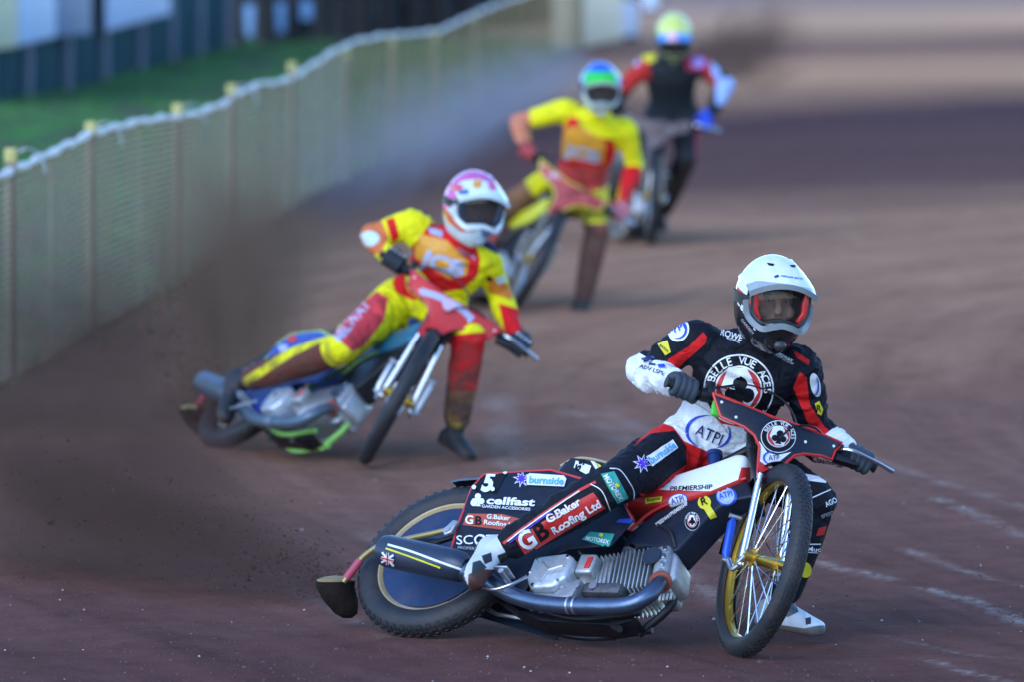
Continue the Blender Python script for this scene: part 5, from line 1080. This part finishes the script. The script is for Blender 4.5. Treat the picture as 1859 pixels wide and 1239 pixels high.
h2 = make_helmet(r2.root, J['head'], J['hframe'], [
    [(790, 290), (920, 290), (920, 352), (880, 340), (840, 345), (806, 385), (790, 385)], [(795, 340), (815, 345), (822, 375), (800, 380)], [(800, 375), (812, 380), (835, 410), (862, 408), (866, 418), (838, 422), (812, 402)], [(870, 405), (905, 390), (905, 440), (875, 430)]],
    (.62, .72, .74), [(.62, .10, .32), (.75, .06, .38), (.70, .14, .05), (.10, .25, .42)], ((.66, .74, .80), [((.62, .10, .32), [(790, 290), (920, 290), (920, 352), (895, 334), (870, 324), (838, 328), (810, 350), (790, 365)]), ((.72, .34, .05), [(855, 326), (876, 326), (874, 342), (860, 342)]), ((.72, .10, .10), [(818, 332), (846, 336), (834, 348), (815, 350)]), ((.70, .12, .25), [(885, 330), (902, 334), (902, 346), (888, 344)]), ((.05, .12, .30), [(830, 346), (850, 342), (852, 352), (832, 354)])]),
    dict(frame=(.02, .04, .08), trim=(.62, .70, .72), vent=(.25, .3, .35)), BLACK, .9, False, 'b', 1.07)
printed('sponsor_box', [(PG((763, 424), (812, 436), (852, 476), (846, 500), (815, 506), (754, 468), (752, 450)), ORNG), (T('JCB', (757, 477), (838, 504), 27, .05, .1), mat('pale_lilac_print', (.40, .42, .58), .6)), (PG((776, 412), (804, 420), (803, 432), (780, 423)), mat('pale_lilac_print', (.4, .42, .58), .6)), (PG((830, 446), (866, 464), (864, 474), (832, 456)), mat('dusky_red_print', (.45, .12, .18), .6))], r2.body)
printed('sleeve_patch', [(DISC((671, 433), 18, 14), mat('pale_mint_print', (.55, .65, .62), .6))], r2.body)
printed('sleeve_patch', [(PG((898, 506), (916, 498), (918, 512), (904, 516)), mat('pale_mint_print', (.55, .65, .62), .6)), (DISC((888, 505), 5), BLK)], r2.body)
printed('thigh_lettering', [(T('MILWAY', (618, 622), (674, 552), 18, .03), mat('pale_lilac_print', (.4, .42, .58), .6))], r2.body)
printed('belt_print', [(PG((735, 508), (760, 512), (786, 545), (770, 552), (738, 525)), ORNG), (DISC((752, 525), 7, 6), BLK), (DISC((768, 540), 6, 5), BLK)], r2.body)
printed('plate_lettering', [(LINE([(764, 528), (800, 540), (836, 560), (858, 580)], 12), mat('pale_lilac_print', (.4, .42, .58), .6)), (DISC((816, 552), 13), mat('pale_pink_print', (.6, .4, .5), .6))], bk2.plate)
printed('yellow_shield', [(PG((736, 480), (750, 478), (782, 505), (778, 516), (752, 520), (738, 508)), YELL)], r2.body, lift=.012)
printed('cover_number', [(PG((475, 628), (500, 610), (506, 622), (482, 640)), GREENP), (DISC((530, 615), 9), RED), (DISC((515, 634), 9, 7), mat('pale_lilac_print', (.4, .42, .58), .6))], bk2.side)

# ------------------------------------------------------------------ third rider
MUDM = mat('muddy_silver', (.28, .26, .22), .6, .2, var=.3, dirt=.6)
bk3 = make_bike('muddy red and yellow speedway motorcycle in third place', (-.3363, 45.0567, rad(-69.93), rad(33.37), rad(-.56), rad(-12.86)),
    dict(id='c', damper=MUDM, leg=MUDM, rim_f=MUDM, rim_r=MUDM, frame=MUDM, exhaust=MUDM, muffler=(.2, .19, .18), tank=YELLP, cover=BLACK, trim=MUDM, seat=BLACK, seat_edge=MUDM, panel=mat('red_panel', (.35, .03, .03), .5, dirt=.5), plate=mat('faded_red_plate', (.50, .06, .06), .5, var=.15, dirt=.3), plate_trim=YELLP))
anR = bk3.W((.40, -.24, -.14)); knR = at(984, 332, 44.30)
J = dict(hipR=at(1020, 346, 44.62), hipL=at(1074, 354, 44.60), neck=at(1082, 212, 44.24), head=at(1089, 156, 44.14), shR=at(1026, 200, 44.32), shL=at(1136, 236, 44.30), elR=at(942, 222, 44.40), elL=at(1152, 300, 44.42),
         haR=bk3.WS(bk3.gR), haL=bk3.WS(bk3.gL), knR=knR, knL=at(1084, 418, 44.10), anR=anR, anL=at(1056, 556, 44.10), hframe=head_frame((.99, 0, -.06), (.10, -.97, -.22)), knfR=np.array([0, -1., 0]), knfL=np.array([.1, -1., 0]))
BODY3 = [
    (R2, [(1008, 214), (1048, 212), (1060, 238), (1090, 250), (1116, 254), (1118, 290), (1100, 325), (1010, 320), (1000, 280)], ('torso',)),
    ((.55, .06, .06), [(985, 300), (1110, 300), (1110, 360), (985, 360)], ('torso',)),
    ((.62, .20, .10), [(910, 185), (960, 185), (965, 240), (950, 280), (910, 280)], ('faR', 'uaR')),
    (R2, [(1130, 300), (1190, 295), (1190, 380), (1120, 380)], ('faL',)),
    ((.24, .11, .05), None, ('snR',)),
    ((.06, .022, .026), [(1030, 405), (1110, 405), (1110, 600), (1030, 600)], ('snL', 'thL')),
    ((.30, .05, .05), [(1084, 405), (1115, 405), (1110, 520), (1084, 520)], ('snL', 'thL')),
]
def mud3(v): return np.clip(.95-v[:, 2]*.9, .2, .6)
r3 = make_rider('third rider in yellow and red suit and blue helmet with straight left leg', J, K_YEL, BODY3, .011, (.12, .065, .045), mud3, 'c', .004)
make_glove(r3.root, J['haR'], bk3.M@(bk3.S@bk3.gdirR), J['haR']+nrm(J['elR']-J['haR'])*.10, mat('red_glove', (.45, .06, .06), .7), BLK); make_glove(r3.root, J['haL'], bk3.M@(bk3.S@bk3.gdirL), J['haL']+nrm(J['elL']-J['haL'])*.10, MATS['red_glove'], WB2)
da = (anR-CAM)@FWD; make_boot(r3.root, anR, anR+np.array([.05, -.17, -.05]), knR-anR, BOOTB, SOLE); make_boot(r3.root, J['anL'], J['anL']+np.array([.08, -.17, -.045]), J['knL']-J['anL'], BOOTB, SOLE, 1.2)
make_helmet(r3.root, J['head'], J['hframe'], [[(1035, 160), (1075, 180), (1100, 190), (1130, 180), (1140, 240), (1035, 240)], [(1118, 125), (1140, 125), (1140, 165), (1118, 165)]], (.02, .10, .55), [(.42, .48, .42), (.30, .10, .45)],
    ((.02, .10, .55), [((.48, .62, .72), [(1055, 150), (1125, 150), (1130, 200), (1050, 200)]), ((.03, .55, .05), [(1060, 130), (1120, 130), (1122, 152), (1062, 154)])]), dict(frame=(.03, .03, .04), trim=(.40, .45, .40), vent=(.4, .45, .4)), BLACK, .9, False, 'c', 1.0)
printed('sponsor_box', [(PG((1022, 232), (1052, 228), (1090, 250), (1100, 262), (1096, 296), (1020, 285)), ORNG), (T('JCB', (1022, 280), (1088, 296), 20, .05), mat('pale_lilac_print', (.4, .42, .58), .6))], r3.body)
printed('plate_lettering', [(LINE([(1000, 316), (1030, 322), (1064, 340)], 10), mat('pale_pink_print', (.6, .4, .5), .6))], bk3.plate)

# ------------------------------------------------------------------ fourth rider
bk4 = make_bike('dark muddy speedway motorcycle furthest back, almost upright', (.86, 52.99, rad(-83), rad(5), rad(-.35), rad(-5)),
    dict(id='d', damper=BLACK, leg=MUDM, rim_f=MUDM, rim_r=MUDM, frame=BLACK, exhaust=MUDM, muffler=(.1, .1, .1), tank=BLACK, cover=BLACK, trim=REDP, seat=BLACK, seat_edge=BLACK, panel=BLACK, plate=mat('mud_grey_plate', (.16, .12, .115), .7, var=.3, dirt=.5), plate_trim=mat('mud_grey_trim', (.14, .09, .09), .7)))
g4R, g4L = bk4.WS(bk4.gR), bk4.WS(bk4.gL); d4 = (g4R-CAM)@FWD
anR = bk4.W((.42, -.26, -.14)); anL = bk4.W((.45, .20, -.14))
J = dict(hipR=at(1196, 212, d4+.42), hipL=at(1246, 214, d4+.42), neck=at(1217, 106, d4+.16), head=at(1223, 62, d4+.06), shR=at(1178, 116, d4+.20), shL=at(1268, 118, d4+.20), elR=at(1140, 150, d4+.22), elL=at(1318, 152, d4+.22),
         haR=g4R, haL=g4L, knR=at(1172, 276, d4+.1), knL=at(1246, 284, d4+.1), anR=anR, anL=anL, hframe=head_frame((1, 0, -.02), (.02, -.84, -.54)), knfR=np.array([0, -1., 0]), knfL=np.array([0, -1., 0]))
BODY4 = [
    ((.50, .03, .025), [(1130, 100), (1180, 110), (1185, 150), (1130, 170)], ('uaR', 'faR')), ((.45, .03, .025), [(1270, 105), (1300, 110), (1310, 160), (1285, 160)], ('uaL',)),
    ((.34, .46, .78), [(1300, 140), (1345, 140), (1345, 190), (1300, 190)], ('faL', 'uaL')), ((.34, .46, .78), [(1288, 112), (1306, 112), (1308, 140), (1294, 140)], ('uaL',)), ((.40, .52, .78), [(1130, 90), (1160, 90), (1160, 118), (1130, 118)], ('uaR',)),
    ((.45, .03, .06), [(1240, 100), (1282, 100), (1282, 128), (1246, 128)], ('torso', 'uaL')), ((.25, .02, .05), [(1262, 210), (1290, 210), (1285, 330), (1262, 330)], ('thL', 'snL')),
]
def mud4(v): return np.clip(.85-v[:, 2]*.9, 0, .5)
r4 = make_rider('fourth rider furthest back, in dark suit and yellow helmet', J, (.016, .02, .024), BODY4, .012, (.09, .06, .05), mud4, 'd', .005, 1.1)
make_glove(r4.root, g4R, bk4.M@(bk4.S@bk4.gdirR), g4R+nrm(J['elR']-g4R)*.10, BLK, BLK); make_glove(r4.root, g4L, bk4.M@(bk4.S@bk4.gdirL), g4L+nrm(J['elL']-g4L)*.10, mat('blue_glove', (.01, .06, .5), .6), BLK)
for a_ in (anR, anL): make_boot(r4.root, a_, a_+np.array([.01, -.18, -.03]), np.array([0, .1, 1.]), BOOTB, SOLE)
make_helmet(r4.root, J['head'], J['hframe'], [], (.62, .66, .16), [], ((.62, .66, .16), [((.08, .28, .72), [(1170, 64), (1200, 62), (1224, 58), (1250, 62), (1280, 66), (1280, 120), (1170, 120)]), ((.75, .35, .45), [(1212, 58), (1228, 58), (1230, 90), (1214, 90)])]), dict(frame=(.02, .03, .03), trim=(.05, .07, .06), vent=(.05, .07, .06)), BLACK, .9, False, 'd', 1.05)
printed('shoulder_patch', [(DISC((1179, 101), 13, 12), YELL)], r4.body); printed('shoulder_patch', [(DISC((1267, 113), 12, 10), mat('violet_pale_print', (.4, .3, .75), .6))], r4.body)

# ================================================================== shale thrown up by the rear wheels
def plume(label, A, Bp, r0, r1, dens, col, seed, rise=0., lift=0., aniso=.2, flat=1.):
    """cone of airborne shale from A (wheel) to Bp; local axis x runs along the throw"""
    A, Bp = np.asarray(A, float), np.asarray(Bp, float); L_ = np.linalg.norm(Bp-A); d = (Bp-A)/L_; side = nrm(np.cross([0, 0, 1.], d)); upl = np.cross(d, side); R = np.stack([d, side, upl], 1)
    rr = [np.array([(t*L_, (r0+(r1-r0)*t**.8)*k*math.cos(a), (r0+(r1-r0)*t**.8)*flat*k*math.sin(a)+rise*math.sin(math.pi*t)) for a in np.linspace(0, 2*np.pi, 20, endpoint=False)]) for t, k in zip(np.linspace(0, 1, 14), [.25, .7]+[1.]*9+[.95, .8, .4])]
    v, f = rings(rr)
    m, N, L, B = nodes('airborne_shale'); N.remove(B); out = N['Material Output']; pv = N.new('ShaderNodeVolumePrincipled'); L.new(pv.outputs[0], out.inputs['Volume'])
    pv.inputs['Color'].default_value = (*col, 1); pv.inputs['Anisotropy'].default_value = aniso
    tc = N.new('ShaderNodeTexCoord'); sp = N.new('ShaderNodeSeparateXYZ'); L.new(tc.outputs['Object'], sp.inputs[0])
    def mt(op, a, b=None):
        n = N.new('ShaderNodeMath'); n.operation = op; n.use_clamp = False
        for i, q in enumerate((a, b)):
            if q is None: continue
            if hasattr(q, 'links'): L.new(q, n.inputs[i])
            else: n.inputs[i].default_value = q
        return n.outputs[0]
    t = mt('DIVIDE', sp.outputs[0], L_); tcl = mt('MAXIMUM', t, .001); rad_ = mt('ADD', r0, mt('MULTIPLY', mt('POWER', tcl, .8), r1-r0))
    zc = mt('SUBTRACT', sp.outputs[2], mt('MULTIPLY', mt('SINE', mt('MULTIPLY', tcl, math.pi)), rise))
    q = mt('DIVIDE', mt('SQRT', mt('ADD', mt('POWER', sp.outputs[1], 2.), mt('POWER', mt('DIVIDE', zc, flat), 2.))), rad_)
    nzv = N.new('ShaderNodeTexNoise'); nzv.inputs['Scale'].default_value = 3.6; nzv.inputs['Detail'].default_value = 5; nzv.inputs['Roughness'].default_value = .65; mp = N.new('ShaderNodeMapping'); mp.inputs['Scale'].default_value = (.2, 1.3, 1.3); mp.inputs['Location'].default_value = (seed, seed*2, 0); L.new(tc.outputs['Object'], mp.inputs[0]); L.new(mp.outputs[0], nzv.inputs[0])
    core = mt('MAXIMUM', mt('SUBTRACT', 1., mt('ADD', q, mt('MULTIPLY', mt('SUBTRACT', nzv.outputs[0], .5), 1.8))), 0.)
    fade = mt('MULTIPLY', mt('MINIMUM', mt('MULTIPLY', mt('SUBTRACT', 1., t), 3.), 1.), mt('MINIMUM', mt('ADD', mt('MULTIPLY', tcl, 6.), .15), 1.))
    L.new(mt('MULTIPLY', mt('MULTIPLY', mt('POWER', core, 1.4), mt('MAXIMUM', fade, 0.)), dens), pv.inputs['Density'])
    me = mesh('shale_spray', v, f, m, True, None); o = link('shale_spray', me, None, M4(R, A)); return tag(o, label, 'dust', 'clouds of shale thrown up behind the riders', 'stuff')
SH = (.20, .105, .08)
plume('dark low spray of shale behind the leading rear wheel', ground_at(640, 1108)+[0, 0, .08], ground_at(-160, 1040)+[0, .9, .50], .10, .78, 3.3, SH, 1., aniso=.1)
plume('dark high plume of shale rising behind the second rear wheel', ground_at(400, 815)+[0, 0, .10], at(440, 330, 36.5), .12, .68, 3.6, (.33, .195, .125), 5., aniso=.1)
plume('dark drifting shale between the second rider and the fence', ground_at(420, 815)+[0, 0.2, .10], ground_at(-80, 790)+[0, 2.0, .60], .12, .95, 1.3, SH, 9., aniso=.1)
plume('thin dark puff of shale right of the yellow helmet', at(1250, 130, 55.), at(1420, 66, 60.), .16, .5, 1.3, SH, 3., aniso=.1)
plume('pale violet dust hanging along the foot of the far fence', ground_at(1060, 130)+[0, -1.2, .15], ground_at(520, 430)+[0, -1.2, .25], .45, .85, .22, (.60, .54, .58), 6., aniso=.1)

# grains and clods flying in the spray
rng = np.random.default_rng(17); gm = [mat('flying_clod', (.10, .052, .045), .95, var=.4, vs_=4., spec=.05)]
for lb, A, Bp, r1_, n in (('dark clods of shale flying behind the leading rear wheel', ground_at(650, 1105)+[0, 0, .06], ground_at(-150, 1060)+[0, .9, .45], .42, 1800), ('dark clods of shale flying up behind the second rear wheel', ground_at(400, 812)+[0, 0, .08], at(300, 480, 35.5), .45, 2600)):
    mb = MB(); d = Bp-A
    for i in range(n):
        t = rng.beta(.9, 2.0); p = A+d*t+rng.normal(0, 1, 3)*(.04+r1_*.42*t); p[2] = abs(p[2])+.01; s_ = rng.lognormal(-5.7, .5)
        mb.add(cr[0], M4(rotm((0, 0, 1), rng.uniform(0, 6))*s_, p))
    tag(mb.build('flying_shale', gm), lb, 'shale', 'clods flying behind the wheels', 'stuff')
